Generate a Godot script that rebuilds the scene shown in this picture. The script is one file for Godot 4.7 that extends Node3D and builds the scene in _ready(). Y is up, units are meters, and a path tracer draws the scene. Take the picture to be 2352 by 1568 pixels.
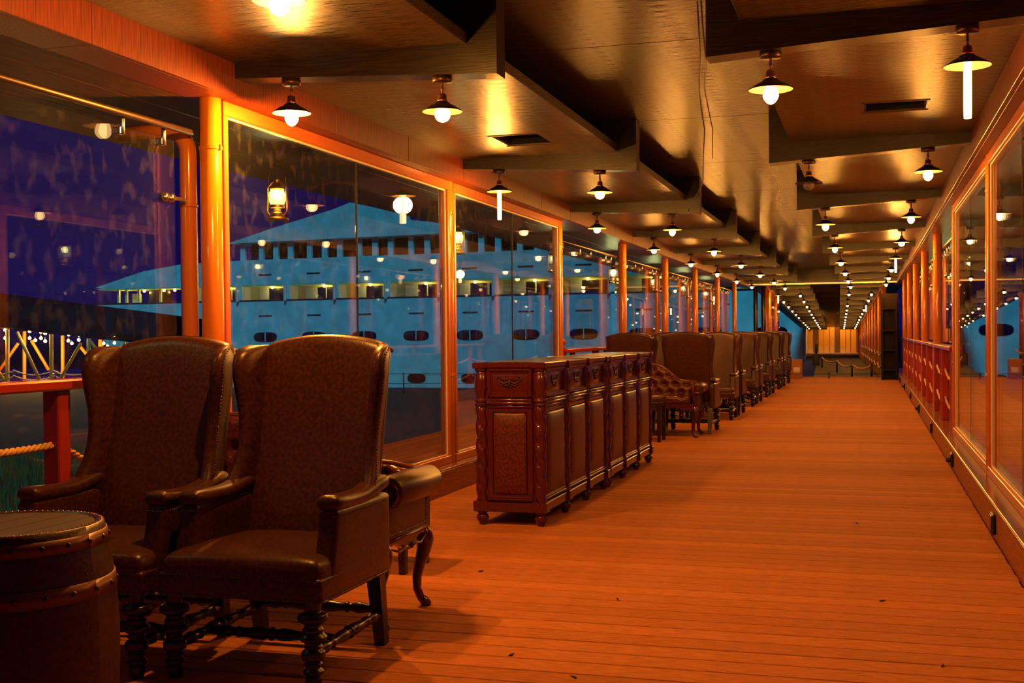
extends Node3D
# A glazed timber gallery beside a ship at night, corridor axis along -z, floor at y = 0.
const XC := -1.23            # middle of the gallery
const KL := -3.18            # inner face of the kerb and fascia, ship side
const KR := 0.72             # inner face of the kerb and fascia, far side
const BAY := 3.65            # spacing of posts and ceiling beams
const Z0 := -5.57            # first post in view
const FOCAL := 2723.0        # pixels of the 2352 x 1568 frame
const EYE := Vector3(0, 1.25, 0)
var turned := Basis(Vector3.UP, deg_to_rad(16.749)) * Basis(Vector3.RIGHT, deg_to_rad(-1.04)) * Basis(Vector3.BACK, deg_to_rad(-0.566))
var M := {}
var taken := {}
var rng := RandomNumberGenerator.new()
var noises := {}


func _ready() -> void:
	rng.seed = 7
	camera_and_light()
	materials()
	shell()
	windows_and_rails()
	outside()
	far_gangway()
	furniture()
	lamps()
	details()


# ------------------------------------------------------------------ camera, sky, dusk light, exposure
func camera_and_light() -> void:
	var cam := Camera3D.new()
	cam.name = "camera"
	cam.projection = Camera3D.PROJECTION_FRUSTUM
	cam.near = 0.05
	cam.far = 600.0
	cam.size = 2.0 * cam.near * 784.0 / FOCAL
	cam.frustum_offset = Vector2(0, 33.0 / FOCAL * cam.near)
	cam.transform = Transform3D(turned, EYE)
	add_child(cam)
	cam.current = true
	var e := Environment.new()
	e.background_mode = Environment.BG_SKY
	var sm := ProceduralSkyMaterial.new()
	sm.sky_top_color = Color(0.075, 0.052, 0.33)
	sm.sky_horizon_color = Color(0.085, 0.07, 0.35)
	sm.ground_bottom_color = Color(0.02, 0.02, 0.06)
	sm.ground_horizon_color = Color(0.05, 0.05, 0.16)
	var sky := Sky.new()
	sky.sky_material = sm
	e.sky = sky
	e.tonemap_mode = Environment.TONE_MAPPER_LINEAR
	e.tonemap_exposure = 0.6
	e.sdfgi_enabled = true
	e.ssao_enabled = true
	e.ssil_enabled = true
	var we := WorldEnvironment.new()
	we.name = "environment"
	we.environment = e
	add_child(we)
	# the last blue light of dusk, from high behind the gallery, which lights the ship's side
	var dusk := DirectionalLight3D.new()
	dusk.name = "dusk_light"
	dusk.light_color = Color(0.27, 0.83, 1.0)
	dusk.light_energy = 0.92
	dusk.light_angular_distance = 12.0
	dusk.shadow_enabled = true
	dusk.sky_mode = DirectionalLight3D.SKY_MODE_LIGHT_ONLY
	add_child(dusk)
	dusk.look_at_from_position(Vector3.ZERO, Vector3(-0.22, -0.72, -0.66), Vector3.UP)


# ------------------------------------------------------------------ naming
func numbered(called: String) -> String:
	var n: int = taken.get(called, 0)
	taken[called] = n + 1
	return called if n == 0 else "%s_%03d" % [called, n]


func tag(o: Node, label: String, category: String, group := "", kind := "") -> void:
	if label: o.set_meta("label", label)
	if category: o.set_meta("category", category)
	if group: o.set_meta("group", group)
	if kind: o.set_meta("kind", kind)


func thing(called: String, label: String, category: String, at := Vector3.ZERO, turn := 0.0, group := "") -> Node3D:
	var o := Node3D.new()
	o.name = numbered(called)
	add_child(o)
	o.position = at
	o.rotation.y = turn
	tag(o, label, category, group)
	return o


func structure(called: String, label: String) -> Node3D:
	var o := Node3D.new()
	o.name = numbered(called)
	add_child(o)
	tag(o, label, "", "", "structure")
	return o


func copy(o: Node3D, at: Vector3, turn: float, label := "") -> Node3D:
	var c: Node3D = o.duplicate()
	var base := String(o.name)
	if base.length() > 4 and base.right(3).is_valid_int() and base[base.length() - 4] == "_":
		base = base.left(base.length() - 4)
	c.name = numbered(base)
	add_child(c)
	c.position = at
	c.rotation.y = turn
	if label: c.set_meta("label", label)
	return c


func S() -> SurfaceTool:
	var s := SurfaceTool.new()
	s.begin(Mesh.PRIMITIVE_TRIANGLES)
	return s


func done(s: SurfaceTool) -> ArrayMesh:
	s.generate_normals()
	s.index()
	return s.commit()


func part(parent: Node, called: String, s: SurfaceTool, m: Material, kind := "") -> MeshInstance3D:
	return put(parent, called, done(s), m, Transform3D.IDENTITY, kind)


func put(parent: Node, called: String, mesh: Mesh, m: Material, xf := Transform3D.IDENTITY, kind := "") -> MeshInstance3D:
	var o := MeshInstance3D.new()
	o.name = called
	o.mesh = mesh
	o.material_override = m
	o.transform = xf
	if kind: o.set_meta("kind", kind)
	parent.add_child(o, true)
	return o


# where a pixel of the photograph lies at a distance along the lens axis
func seen(u: float, v: float, depth: float) -> Vector3:
	return EYE + turned * Vector3((u - 1176.0) / FOCAL, -(v - 817.0) / FOCAL, -1.0) * depth


# ------------------------------------------------------------------ shapes (corners run counter-clockwise seen from outside)
func tri(s: SurfaceTool, a: Vector3, b: Vector3, c: Vector3) -> void:
	s.add_vertex(a); s.add_vertex(c); s.add_vertex(b)


func quad(s: SurfaceTool, a: Vector3, b: Vector3, c: Vector3, d: Vector3) -> void:
	tri(s, a, b, c); tri(s, a, c, d)


# box with chamfered edges
func cbox(s: SurfaceTool, at: Vector3, size: Vector3, b := 0.004, turn := Basis.IDENTITY) -> void:
	s.set_smooth_group(-1)
	var h := size / 2.0
	b = minf(b, minf(h.x, minf(h.y, h.z)) * 0.9)
	var P := func(sx, sy, sz, k):   # k: the axis that reaches its full extent
		var v := Vector3(sx * (h.x - (0.0 if k == 0 else b)), sy * (h.y - (0.0 if k == 1 else b)), sz * (h.z - (0.0 if k == 2 else b)))
		return at + turn * v
	for q in [-1, 1]:
		var f := [[P.call(q, -1, -1, 0), P.call(q, 1, -1, 0), P.call(q, 1, 1, 0), P.call(q, -1, 1, 0)], [P.call(-1, q, -1, 1), P.call(-1, q, 1, 1), P.call(1, q, 1, 1), P.call(1, q, -1, 1)], [P.call(-1, -1, q, 2), P.call(1, -1, q, 2), P.call(1, 1, q, 2), P.call(-1, 1, q, 2)]]
		for a in f:
			if q > 0: quad(s, a[0], a[1], a[2], a[3])
			else: quad(s, a[3], a[2], a[1], a[0])
	for p in [-1, 1]:
		for q in [-1, 1]:
			edge(s, P.call(p, q, -1, 0), P.call(p, q, 1, 0), P.call(p, q, 1, 1), P.call(p, q, -1, 1), p * q > 0)
			edge(s, P.call(p, -1, q, 0), P.call(p, 1, q, 0), P.call(p, 1, q, 2), P.call(p, -1, q, 2), p * q < 0)
			edge(s, P.call(-1, p, q, 1), P.call(1, p, q, 1), P.call(1, p, q, 2), P.call(-1, p, q, 2), p * q > 0)
			for r in [-1, 1]:
				if p * q * r > 0: tri(s, P.call(p, q, r, 0), P.call(p, q, r, 1), P.call(p, q, r, 2))
				else: tri(s, P.call(p, q, r, 0), P.call(p, q, r, 2), P.call(p, q, r, 1))


func edge(s: SurfaceTool, a: Vector3, b: Vector3, c: Vector3, d: Vector3, flip: bool) -> void:
	if flip: quad(s, d, c, b, a)
	else: quad(s, a, b, c, d)


func box_mesh(size: Vector3, b := 0.004) -> ArrayMesh:
	var s := S()
	cbox(s, Vector3.ZERO, size, b)
	return done(s)


# box with rounded edges on a fine grid, bent by a function of its points
func rbox(s: SurfaceTool, at: Vector3, size: Vector3, r: float, bend = null, steps := 5, turn := Basis.IDENTITY) -> void:
	s.set_smooth_group(0)
	var h := size / 2.0
	var ticks := func(half: float) -> Array:
		var t := []
		for i in 4: t.append(-half + r * (1.0 - cos(PI / 2.0 * i / 3.0)) if i else -half)
		for i in range(1, steps): t.append(lerpf(-half + r, half - r, float(i) / steps))
		for i in range(3, -1, -1): t.append(half - r * (1.0 - cos(PI / 2.0 * i / 3.0)) if i else half)
		return t
	var T := [ticks.call(h.x), ticks.call(h.y), ticks.call(h.z)]
	var inner := h - Vector3(r, r, r)
	var F := func(q: Vector3) -> Vector3:
		var c := q.clamp(-inner, inner)
		var d := q - c
		# the corner grid lies on a cube, pulled onto a ball
		var p: Vector3 = c + (d.normalized() * r if d.length() > 1e-6 else Vector3.ZERO)
		if bend != null: p = bend.call(p)
		return at + turn * p
	for ax in 3:
		var u := (ax + 1) % 3
		var w := (ax + 2) % 3
		for sgn in [-1, 1]:
			for i in T[u].size() - 1:
				for j in T[w].size() - 1:
					var q := []
					for k in [[0, 0], [1, 0], [1, 1], [0, 1]]:
						var v := Vector3.ZERO
						v[ax] = sgn * h[ax]
						v[u] = T[u][i + k[0]]
						v[w] = T[w][j + k[1]]
						q.append(F.call(v))
					if sgn > 0: quad(s, q[0], q[1], q[2], q[3])
					else: quad(s, q[3], q[2], q[1], q[0])


# a profile of (radius, height) turned about an axis
func lathe(s: SurfaceTool, profile: Array, seg := 20, at := Vector3.ZERO, turn := Basis.IDENTITY, smooth := true) -> void:
	s.set_smooth_group(0 if smooth else -1)
	for i in profile.size() - 1:
		var a: Vector2 = profile[i]
		var b: Vector2 = profile[i + 1]
		for k in seg:
			var t0 := TAU * k / seg
			var t1 := TAU * (k + 1) / seg
			var p0 := at + turn * Vector3(a.x * cos(t0), a.y, -a.x * sin(t0))
			var p1 := at + turn * Vector3(a.x * cos(t1), a.y, -a.x * sin(t1))
			var q0 := at + turn * Vector3(b.x * cos(t0), b.y, -b.x * sin(t0))
			var q1 := at + turn * Vector3(b.x * cos(t1), b.y, -b.x * sin(t1))
			if a.x > 1e-5: tri(s, p0, p1, q1)
			if b.x > 1e-5: tri(s, p0, q1, q0)


# smooth outline through a few (radius, height) knots
func turned_profile(knots: Array, per := 4) -> Array:
	var out := []
	for i in knots.size() - 1:
		var a: Vector2 = knots[i]
		var b: Vector2 = knots[i + 1]
		for k in per:
			var t := float(k) / per
			out.append(Vector2(lerpf(a.x, b.x, (1.0 - cos(t * PI)) / 2.0), lerpf(a.y, b.y, t)))
	out.append(knots[-1])
	return out


# outline eased through knots without steps
func smooth_profile(k: Array, per := 5) -> Array:
	var out := []
	for i in k.size() - 1:
		var p0: Vector2 = k[maxi(i - 1, 0)]
		var p3: Vector2 = k[mini(i + 2, k.size() - 1)]
		for j in per:
			var q: Vector2 = (k[i] as Vector2).cubic_interpolate(k[i + 1], p0, p3, float(j) / per)
			out.append(Vector2(maxf(q.x, 0.0), q.y))
	out.append(k[-1])
	return out


func along(dir: Vector3) -> Basis:
	var y := dir.normalized()
	var x := y.cross(Vector3(0.31, 0.22, 0.92)).normalized()
	if absf(y.dot(Vector3(0.31, 0.22, 0.92))) > 0.98: x = y.cross(Vector3.RIGHT).normalized()
	return Basis(x, y, x.cross(y))


func rod(s: SurfaceTool, a: Vector3, b: Vector3, r: float, seg := 10, r2 := -1.0) -> void:
	var L := a.distance_to(b)
	var q := r if r2 < 0.0 else r2
	lathe(s, [Vector2(0, 0), Vector2(r * 0.96, 0), Vector2(r, r * 0.06), Vector2(q, L - q * 0.06), Vector2(q * 0.96, L), Vector2(0, L)], seg, a, along(b - a))


# a tube of given radii through points
func tube(s: SurfaceTool, pts: Array, rad, seg := 8, squash := 1.0) -> void:
	s.set_smooth_group(0)
	var n := pts.size()
	var rings := []
	var up := Vector3.ZERO
	for i in n:
		var t: Vector3 = (pts[mini(i + 1, n - 1)] - pts[maxi(i - 1, 0)]).normalized()
		if i == 0: up = along(t).x
		up = (up - t * up.dot(t)).normalized()
		var side := t.cross(up)
		var r: float = rad[i] if rad is Array else rad
		var ring := []
		for k in seg:
			var a := TAU * k / seg
			ring.append(pts[i] + (up * cos(a) * squash + side * sin(a)) * r)
		rings.append(ring)
	loft(s, rings)


# closed rings joined one after another, with both ends capped; rings run counter-clockwise seen from the end they lead to
func loft(s: SurfaceTool, rings: Array, caps := true) -> void:
	for i in rings.size() - 1:
		var a: Array = rings[i]
		var b: Array = rings[i + 1]
		var m := a.size()
		for k in m:
			quad(s, a[k], a[(k + 1) % m], b[(k + 1) % m], b[k])
	if caps:
		for e in [0, rings.size() - 1]:
			var c := Vector3.ZERO
			for p in rings[e]: c += p
			c /= rings[e].size()
			for k in rings[e].size():
				var p: Vector3 = rings[e][k]
				var q: Vector3 = rings[e][(k + 1) % rings[e].size()]
				if e == 0: tri(s, c, q, p)
				else: tri(s, c, p, q)


# an outline in (x, y), counter-clockwise, given depth along +z of the frame
func extrude(s: SurfaceTool, poly: Array, depth: float, xf := Transform3D.IDENTITY) -> void:
	s.set_smooth_group(-1)
	var p := PackedVector2Array(poly)
	if Geometry2D.is_polygon_clockwise(p): p.reverse()
	var ids := Geometry2D.triangulate_polygon(p)
	var V := func(i: int, z: float) -> Vector3: return xf * Vector3(p[i].x, p[i].y, z)
	for i in range(0, ids.size(), 3):
		var a := p[ids[i]]
		var ccw := (p[ids[i + 1]] - a).cross(p[ids[i + 2]] - a) > 0
		var o: Array = [ids[i], ids[i + 1], ids[i + 2]] if ccw else [ids[i], ids[i + 2], ids[i + 1]]
		tri(s, V.call(o[0], depth), V.call(o[1], depth), V.call(o[2], depth))
		tri(s, V.call(o[0], 0.0), V.call(o[2], 0.0), V.call(o[1], 0.0))
	for i in p.size():
		var j := (i + 1) % p.size()
		quad(s, V.call(i, 0.0), V.call(j, 0.0), V.call(j, depth), V.call(i, depth))


# a square bar that tapers
func bar(s: SurfaceTool, a: Vector3, b: Vector3, w0: float, w1: float, ratio := 1.0) -> void:
	s.set_smooth_group(-1)
	var rings := []
	for e in [[a, w0], [b, w1]]:
		var t: Vector3 = (b - a).normalized()
		var x := Vector3.RIGHT if absf(t.x) < 0.9 else Vector3.BACK
		x = (x - t * x.dot(t)).normalized()
		var y := t.cross(x)
		var w: float = e[1] / 2.0
		rings.append([e[0] - x * w - y * w * ratio, e[0] + x * w - y * w * ratio, e[0] + x * w + y * w * ratio, e[0] - x * w + y * w * ratio])
	loft(s, rings)


# three strands laid round each other
func rope(s: SurfaceTool, pts: Array, r: float, pitch := 0.09, dense := 10) -> void:
	var fine := []
	var run := [0.0]
	for i in pts.size() - 1:
		for k in dense:
			fine.append((pts[i] as Vector3).lerp(pts[i + 1], float(k) / dense))
	fine.append(pts[-1])
	for i in range(1, fine.size()): run.append(run[-1] + fine[i].distance_to(fine[i - 1]))
	for n in 3:
		var way := []
		for i in fine.size():
			var t: Vector3 = (fine[mini(i + 1, fine.size() - 1)] - fine[maxi(i - 1, 0)]).normalized()
			var x := t.cross(Vector3.UP).normalized()
			var y := x.cross(t)
			var a: float = run[i] / pitch * TAU + n * TAU / 3.0
			way.append(fine[i] + (x * cos(a) + y * sin(a)) * r * 0.5)
		tube(s, way, r * 0.56, 6)


func sag(a: Vector3, b: Vector3, drop: float, n := 8) -> Array:
	var out := []
	for i in n + 1:
		var t := float(i) / n
		out.append(a.lerp(b, t) - Vector3(0, drop * 4.0 * t * (1.0 - t), 0))
	return out


func stud(s: SurfaceTool, at: Vector3, n: Vector3, r := 0.005) -> void:
	var f := along(n)
	s.set_smooth_group(-1)
	for k in 5:
		var a := TAU * k / 5.0
		var b := TAU * (k + 1) / 5.0
		tri(s, at + f * Vector3(cos(a) * r, 0, -sin(a) * r), at + f * Vector3(cos(b) * r, 0, -sin(b) * r), at + n.normalized() * r * 0.7)


func studs(s: SurfaceTool, a: Vector3, b: Vector3, n: Vector3, step := 0.014, r := 0.005) -> void:
	var c := maxi(1, roundi(a.distance_to(b) / step))
	for i in c + 1: stud(s, a.lerp(b, float(i) / c), n, r)


# ------------------------------------------------------------------ materials
func noise_texture(key: String, kind: int, freq: float, lo: Color, hi: Color, octaves := 4, size := 512) -> NoiseTexture2D:
	var id := key
	if noises.has(id): return noises[id]
	var n := FastNoiseLite.new()
	n.noise_type = kind as FastNoiseLite.NoiseType
	n.frequency = freq
	n.fractal_octaves = octaves
	n.seed = hash(key) % 1000
	var t := NoiseTexture2D.new()
	t.width = size
	t.height = size
	t.seamless = true
	t.noise = n
	var g := Gradient.new()
	g.colors = PackedColorArray([lo, hi])
	g.offsets = PackedFloat32Array([0.15, 0.85])
	t.color_ramp = g
	noises[id] = t
	return t


func plain(called: String, c: Color, rough: float, metal := 0.0, spec := 0.5) -> StandardMaterial3D:
	var m := StandardMaterial3D.new()
	m.resource_name = called
	m.albedo_color = c
	m.roughness = rough
	m.metallic = metal
	m.metallic_specular = spec
	M[called] = m
	return m


# grain drawn out along one axis: scale is low along the grain
func grained(called: String, c: Color, rough: float, scale: Vector3, bump: float, in_world := true, contrast := 0.55) -> StandardMaterial3D:
	var m := plain(called, c, rough)
	m.albedo_texture = noise_texture("grain%d" % roundi(contrast * 100), FastNoiseLite.TYPE_SIMPLEX_SMOOTH, 0.02, Color(contrast, contrast, contrast), Color.WHITE, 5)
	m.uv1_triplanar = true
	m.uv1_world_triplanar = in_world
	m.uv1_scale = scale
	m.uv1_triplanar_sharpness = 4.0
	if bump > 0.0:
		m.heightmap_enabled = true
		m.heightmap_texture = noise_texture("bumps", FastNoiseLite.TYPE_SIMPLEX_SMOOTH, 0.02, Color.BLACK, Color.WHITE, 4)
		m.heightmap_scale = bump
	return m


func glow(called: String, c: Color, energy: float) -> StandardMaterial3D:
	var m := plain(called, c, 0.4)
	m.emission_enabled = true
	m.emission = c
	m.emission_energy_multiplier = energy
	return m


func materials() -> void:
	var deck := grained("deck_boards", Color(0.72, 0.44, 0.235), 0.8, Vector3(0.8, 7, 7), 0.03, true, 0.82)
	deck.metallic_specular = 0.2
	for i in 3:
		var d: StandardMaterial3D = deck.duplicate()
		d.albedo_color = [Color(0.70, 0.42, 0.22), Color(0.735, 0.445, 0.235), Color(0.675, 0.405, 0.21)][i]
		d.uv1_offset = Vector3(i * 0.37, 0, i * 0.21)
		M["deck%d" % i] = d
	plain("deck_gap", Color(0.12, 0.06, 0.03), 0.9)
	grained("ceiling_wood", Color(0.35, 0.25, 0.11), 0.3, Vector3(0.35, 9, 9), 0.06, true, 0.5)
	M.ceiling_wood.metallic_specular = 0.6
	M.ceiling_wood.roughness = 0.44
	M.ceiling_wood.roughness_texture = M.ceiling_wood.albedo_texture
	grained("beam_wood", Color(0.17, 0.12, 0.055), 0.27, Vector3(0.35, 9, 9), 0.012, true, 0.5)
	grained("fascia_wood", Color(0.47, 0.19, 0.085), 0.36, Vector3(7, 0.35, 7), 0.05, true, 0.62)
	grained("kerb_wood", Color(0.62, 0.33, 0.17), 0.42, Vector3(5, 5, 0.35), 0.05, true, 0.7)
	grained("kerb_varnish", Color(0.60, 0.36, 0.19), 0.17, Vector3(5, 5, 0.35), 0.015, true, 0.7)
	M.kerb_varnish.metallic_specular = 0.65
	grained("soffit_wood", Color(0.42, 0.26, 0.13), 0.45, Vector3(5, 5, 0.3), 0.05)
	plain("orange_paint", Color(0.74, 0.42, 0.07), 0.16)
	M.orange_paint.clearcoat_enabled = true
	M.orange_paint.clearcoat = 0.6
	M.orange_paint.clearcoat_roughness = 0.08
	plain("frame_paint", Color(0.72, 0.36, 0.12), 0.26)
	plain("bead", Color(0.92, 0.82, 0.66), 0.35)
	plain("red_paint", Color(0.58, 0.165, 0.07), 0.22)
	plain("gasket", Color(0.05, 0.05, 0.04), 0.7)
	plain("rope_fibre", Color(0.78, 0.60, 0.38), 0.9)
	plain("steel", Color(0.75, 0.72, 0.68), 0.22, 1.0)
	plain("brass", Color(0.80, 0.56, 0.24), 0.3, 1.0)
	plain("bronze", Color(0.30, 0.21, 0.14), 0.38, 0.8)
	plain("dark_shade", Color(0.10, 0.07, 0.05), 0.35, 0.4)
	plain("shade_lining", Color(0.42, 0.34, 0.22), 0.5)
	plain("black_plastic", Color(0.04, 0.035, 0.03), 0.5)
	plain("hole_shade", Color(0.02, 0.018, 0.015), 0.9)
	var g := plain("glass", Color(0.30, 0.42, 0.40, 0.006), 0.0)
	g.transparency = BaseMaterial3D.TRANSPARENCY_ALPHA
	# dried spray and dust on the panes: specks and smears of pale matter
	var dust := plain("pane_dust", Color.WHITE, 1.0, 0.0, 0.0)
	dust.transparency = BaseMaterial3D.TRANSPARENCY_ALPHA
	dust.albedo_texture = noise_texture("dust", FastNoiseLite.TYPE_SIMPLEX, 0.012, Color(0.85, 0.8, 0.66, 0.006), Color(0.85, 0.8, 0.66, 0.034), 6, 1024)
	(dust.albedo_texture as NoiseTexture2D).color_ramp.offsets = PackedFloat32Array([0.55, 1.0])
	dust.uv1_triplanar = true
	dust.uv1_world_triplanar = true
	dust.uv1_scale = Vector3(0.6, 0.4, 0.6)
	var bg := plain("bulb_glass", Color(0.95, 0.95, 0.95, 0.06), 0.0)
	bg.transparency = BaseMaterial3D.TRANSPARENCY_ALPHA
	glow("bulb_glow", Color(1.0, 0.80, 0.50), 14.0)
	glow("lantern_glow", Color(1.0, 0.95, 0.62), 14.0)
	glow("harbour_glow", Color(1.0, 0.80, 0.45), 14.0)
	# leather, two tones of one hide
	var hide := plain("leather", Color(0.305, 0.16, 0.066), 0.36)
	hide.albedo_texture = noise_texture("hide", FastNoiseLite.TYPE_SIMPLEX, 0.018, Color(0.66, 0.60, 0.56), Color(1, 1, 1), 6)
	hide.metallic_specular = 0.42
	hide.uv1_triplanar = true
	hide.uv1_scale = Vector3(3.6, 3.6, 3.6)
	hide.heightmap_enabled = true
	hide.heightmap_texture = noise_texture("pores", FastNoiseLite.TYPE_CELLULAR, 0.06, Color.BLACK, Color.WHITE, 2)
	hide.heightmap_scale = 0.04
	var red: StandardMaterial3D = hide.duplicate()
	red.albedo_color = Color(0.37, 0.15, 0.07)
	M["leather_red"] = red
	var tufted: StandardMaterial3D = hide.duplicate()
	tufted.albedo_color = Color(0.36, 0.16, 0.085)
	tufted.roughness = 0.24
	M["leather_gloss"] = tufted
	grained("mahogany", Color(0.31, 0.10, 0.05), 0.2, Vector3(7, 1.2, 7), 0.0, false, 0.84)
	M.mahogany.clearcoat_enabled = true
	M.mahogany.clearcoat = 0.35
	M.mahogany.clearcoat_roughness = 0.1
	grained("dark_leg", Color(0.15, 0.07, 0.04), 0.3, Vector3(9, 1.2, 9), 0.0, false, 0.7)
	plain("hoop", Color(0.40, 0.21, 0.11), 0.4, 0.3)
	plain("nail", Color(0.42, 0.30, 0.17), 0.35, 1.0)
	grained("barrel_top", Color(0.25, 0.145, 0.08), 0.55, Vector3(1.2, 8, 9), 0.05, false, 0.5)
	grained("card", Color(0.66, 0.42, 0.24), 0.8, Vector3(3, 3, 3), 0.0, true, 0.85)
	plain("dry_leaf", Color(0.16, 0.08, 0.04), 0.8)
	plain("paper", Color(0.80, 0.76, 0.70), 0.8)
	# outside
	grained("hull_paint", Color(0.83, 0.84, 0.83), 0.6, Vector3(0.05, 0.05, 0.05), 0.0, true, 0.86)
	plain("ship_cream", Color(0.80, 0.78, 0.52), 0.6)
	plain("ship_white", Color(0.76, 0.76, 0.73), 0.6)
	plain("ship_dark", Color(0.035, 0.035, 0.035), 0.25)
	plain("ship_window", Color(0.08, 0.06, 0.03), 0.12)
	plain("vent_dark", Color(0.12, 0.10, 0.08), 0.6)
	grained("quay", Color(0.15, 0.155, 0.08), 0.85, Vector3(0.4, 0.4, 0.4), 0.1, true, 0.5)
	plain("water", Color(0.02, 0.04, 0.05), 0.12)
	plain("truss_yellow", Color(0.78, 0.50, 0.08), 0.5)
	plain("canopy_dark", Color(0.06, 0.05, 0.025), 0.9, 0.0, 0.1)
	plain("grass", Color(0.10, 0.27, 0.08), 0.8)
	plain("gangway_floor", Color(0.16, 0.12, 0.05), 0.75, 0.0, 0.25)
	plain("gangway_wood", Color(0.42, 0.26, 0.12), 0.4)
	plain("door_wood", Color(0.85, 0.62, 0.26), 0.5)
	plain("dark_timber", Color(0.10, 0.045, 0.025), 0.6, 0.0, 0.3)
	plain("dark_iron", Color(0.055, 0.03, 0.02), 0.3)


# ------------------------------------------------------------------ floor, kerbs, ceiling, fascia, posts
func post_z(k: int) -> float:
	return Z0 - BAY * k


func beam_bottom(dx: float) -> float:   # beams hang lower towards the middle
	return remap(absf(dx), 0.51, 1.95, 2.53, 2.607)


func shell() -> void:
	# floor of boards laid across the gallery
	var floor_ := structure("floor", "orange-brown timber deck of narrow boards laid across the gallery")
	var w := 0.152
	var meshes := [box_mesh(Vector3(KR - KL - 0.012, 0.03, w - 0.007), 0.003), box_mesh(Vector3(KR - KL - 0.016, 0.03, w - 0.008), 0.003)]
	var z := 3.0
	var i := 0
	while z > -33.5:
		put(floor_, "board", meshes[i % 2], M["deck%d" % rng.randi_range(0, 2)], Transform3D(Basis.IDENTITY, Vector3(XC + rng.randf_range(-0.002, 0.002), -0.015 - rng.randf() * 0.0012, z)))
		z -= w
		i += 1
	var s := S()
	cbox(s, Vector3(XC, -0.13, -14.7), Vector3(KR - KL + 0.7, 0.2, 37.8), 0.01)
	part(floor_, "joists", s, M.deck_gap)
	s = S()
	cbox(s, Vector3(XC, -0.06, -33.55), Vector3(KR - KL, 0.13, 0.06), 0.006)
	part(floor_, "end_board", s, M.kerb_wood)

	# kerbs
	for side in [-1, 1]:
		var kx := KL if side < 0 else KR
		var b := structure("baseboard_left" if side < 0 else "baseboard_right", "low brown timber kerb under the glazing on the %s" % ("ship side" if side < 0 else "side away from the ship"))
		s = S()
		cbox(s, Vector3(kx + side * 0.19, 0.085, -14.9), Vector3(0.38, 0.21, 37.2), 0.006)
		part(b, "kerb", s, M.kerb_wood)
		for k in range(-2, 8):     # planks along the top of the kerb
			s = S()
			cbox(s, Vector3(kx + side * 0.185, 0.1955, post_z(k) - BAY / 2), Vector3(0.372, 0.012, BAY - 0.006), 0.003)
			part(b, "plank", s, M.kerb_varnish)

	# ceiling: sheets high in the middle, soffits either side, deep beams between
	var ceiling := structure("ceiling", "stained plywood ceiling with stepped soffits and deep cross beams")
	var cs := 2.52
	z = 3.2
	while z > -33.5:
		s = S()
		cbox(s, Vector3(XC, 2.955, z - cs / 2), Vector3(KR - KL + 0.1, 0.03, cs - 0.008), 0.003)
		part(ceiling, "ceiling_sheet", s, M.ceiling_wood)
		z -= cs
	for k in range(-2, 8):
		for side in [-1, 1]:
			s = S()
			var x0: float = XC + side * 0.51
			var x1: float = XC + side * 1.95
			var poly := [Vector2(x0, beam_bottom(0.51)), Vector2(x1, beam_bottom(1.95)), Vector2(x1, 2.94), Vector2(x0, 2.94)]
			extrude(s, poly, 0.14, Transform3D(Basis.IDENTITY, Vector3(0, 0, post_z(k) - 0.14)))
			part(ceiling, "beam", s, M.beam_wood)
			# soffit between this beam and the next, one with a hatch
			var za := post_z(k) - 0.14
			var zb := post_z(k + 1)
			var xi: float = XC + side * 0.665
			var hatch: Array = []
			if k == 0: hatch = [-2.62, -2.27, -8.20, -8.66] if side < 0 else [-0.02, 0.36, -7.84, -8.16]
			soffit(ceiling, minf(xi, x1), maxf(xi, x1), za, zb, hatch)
	# roof above, with eaves beyond the glazing
	s = S()
	cbox(s, Vector3(XC, 3.08, -14.5), Vector3(6.9, 0.16, 38.6), 0.01)
	part(ceiling, "roof", s, M.soffit_wood)
	for side in [-1, 1]:
		var e := structure("trim_1" if side < 0 else "trim_2", "underside of the roof eave outside the glazing, %s" % ("ship side" if side < 0 else "away from the ship"))
		var xa: float = XC + side * 2.0
		for n in 3:
			s = S()
			cbox(s, Vector3(xa + side * (0.235 + n * 0.475), 2.53, -14.5), Vector3(0.469, 0.03, 38.4), 0.003)
			part(e, "soffit_board", s, M.soffit_wood)
		s = S()
		cbox(s, Vector3(xa + side * 1.44, 2.77, -14.5), Vector3(0.04, 0.5, 38.4), 0.004)
		part(e, "eave_board", s, M.soffit_wood)

	# fascia above the glazing, three panels to a bay
	for side in [-1, 1]:
		var f := structure("trim_3" if side < 0 else "trim_4", "red-brown timber fascia above the glazing, %s" % ("ship side" if side < 0 else "away from the ship"))
		var kx := KL if side < 0 else KR
		var pw := BAY / 3.0
		for n in range(-9, 24):
			s = S()
			cbox(s, Vector3(kx + side * 0.015, 2.605, Z0 - 0.02 - pw * (n + 0.5)), Vector3(0.03, 0.19, pw - 0.004), 0.0025)
			part(f, "fascia_panel", s, M.fascia_wood)
			s = S()
			cbox(s, Vector3(kx + side * 0.14, 2.5225, Z0 - 0.02 - pw * (n + 0.5)), Vector3(0.22, 0.025, pw - 0.004), 0.002)
			part(f, "under_board", s, M.fascia_wood)
		s = S()
		cbox(s, Vector3(kx + side * 0.05, 2.82, -14.5), Vector3(0.03, 0.35, 38), 0.004)
		part(f, "backing_board", s, M.soffit_wood)

	# the end behind the camera
	var wall := structure("wall_back", "panelled timber wall closing the gallery behind the camera")
	s = S()
	cbox(s, Vector3(XC, 1.3, 3.75), Vector3(4.6, 3.3, 0.1), 0.01)
	part(wall, "panelling", s, M.fascia_wood)

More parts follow.
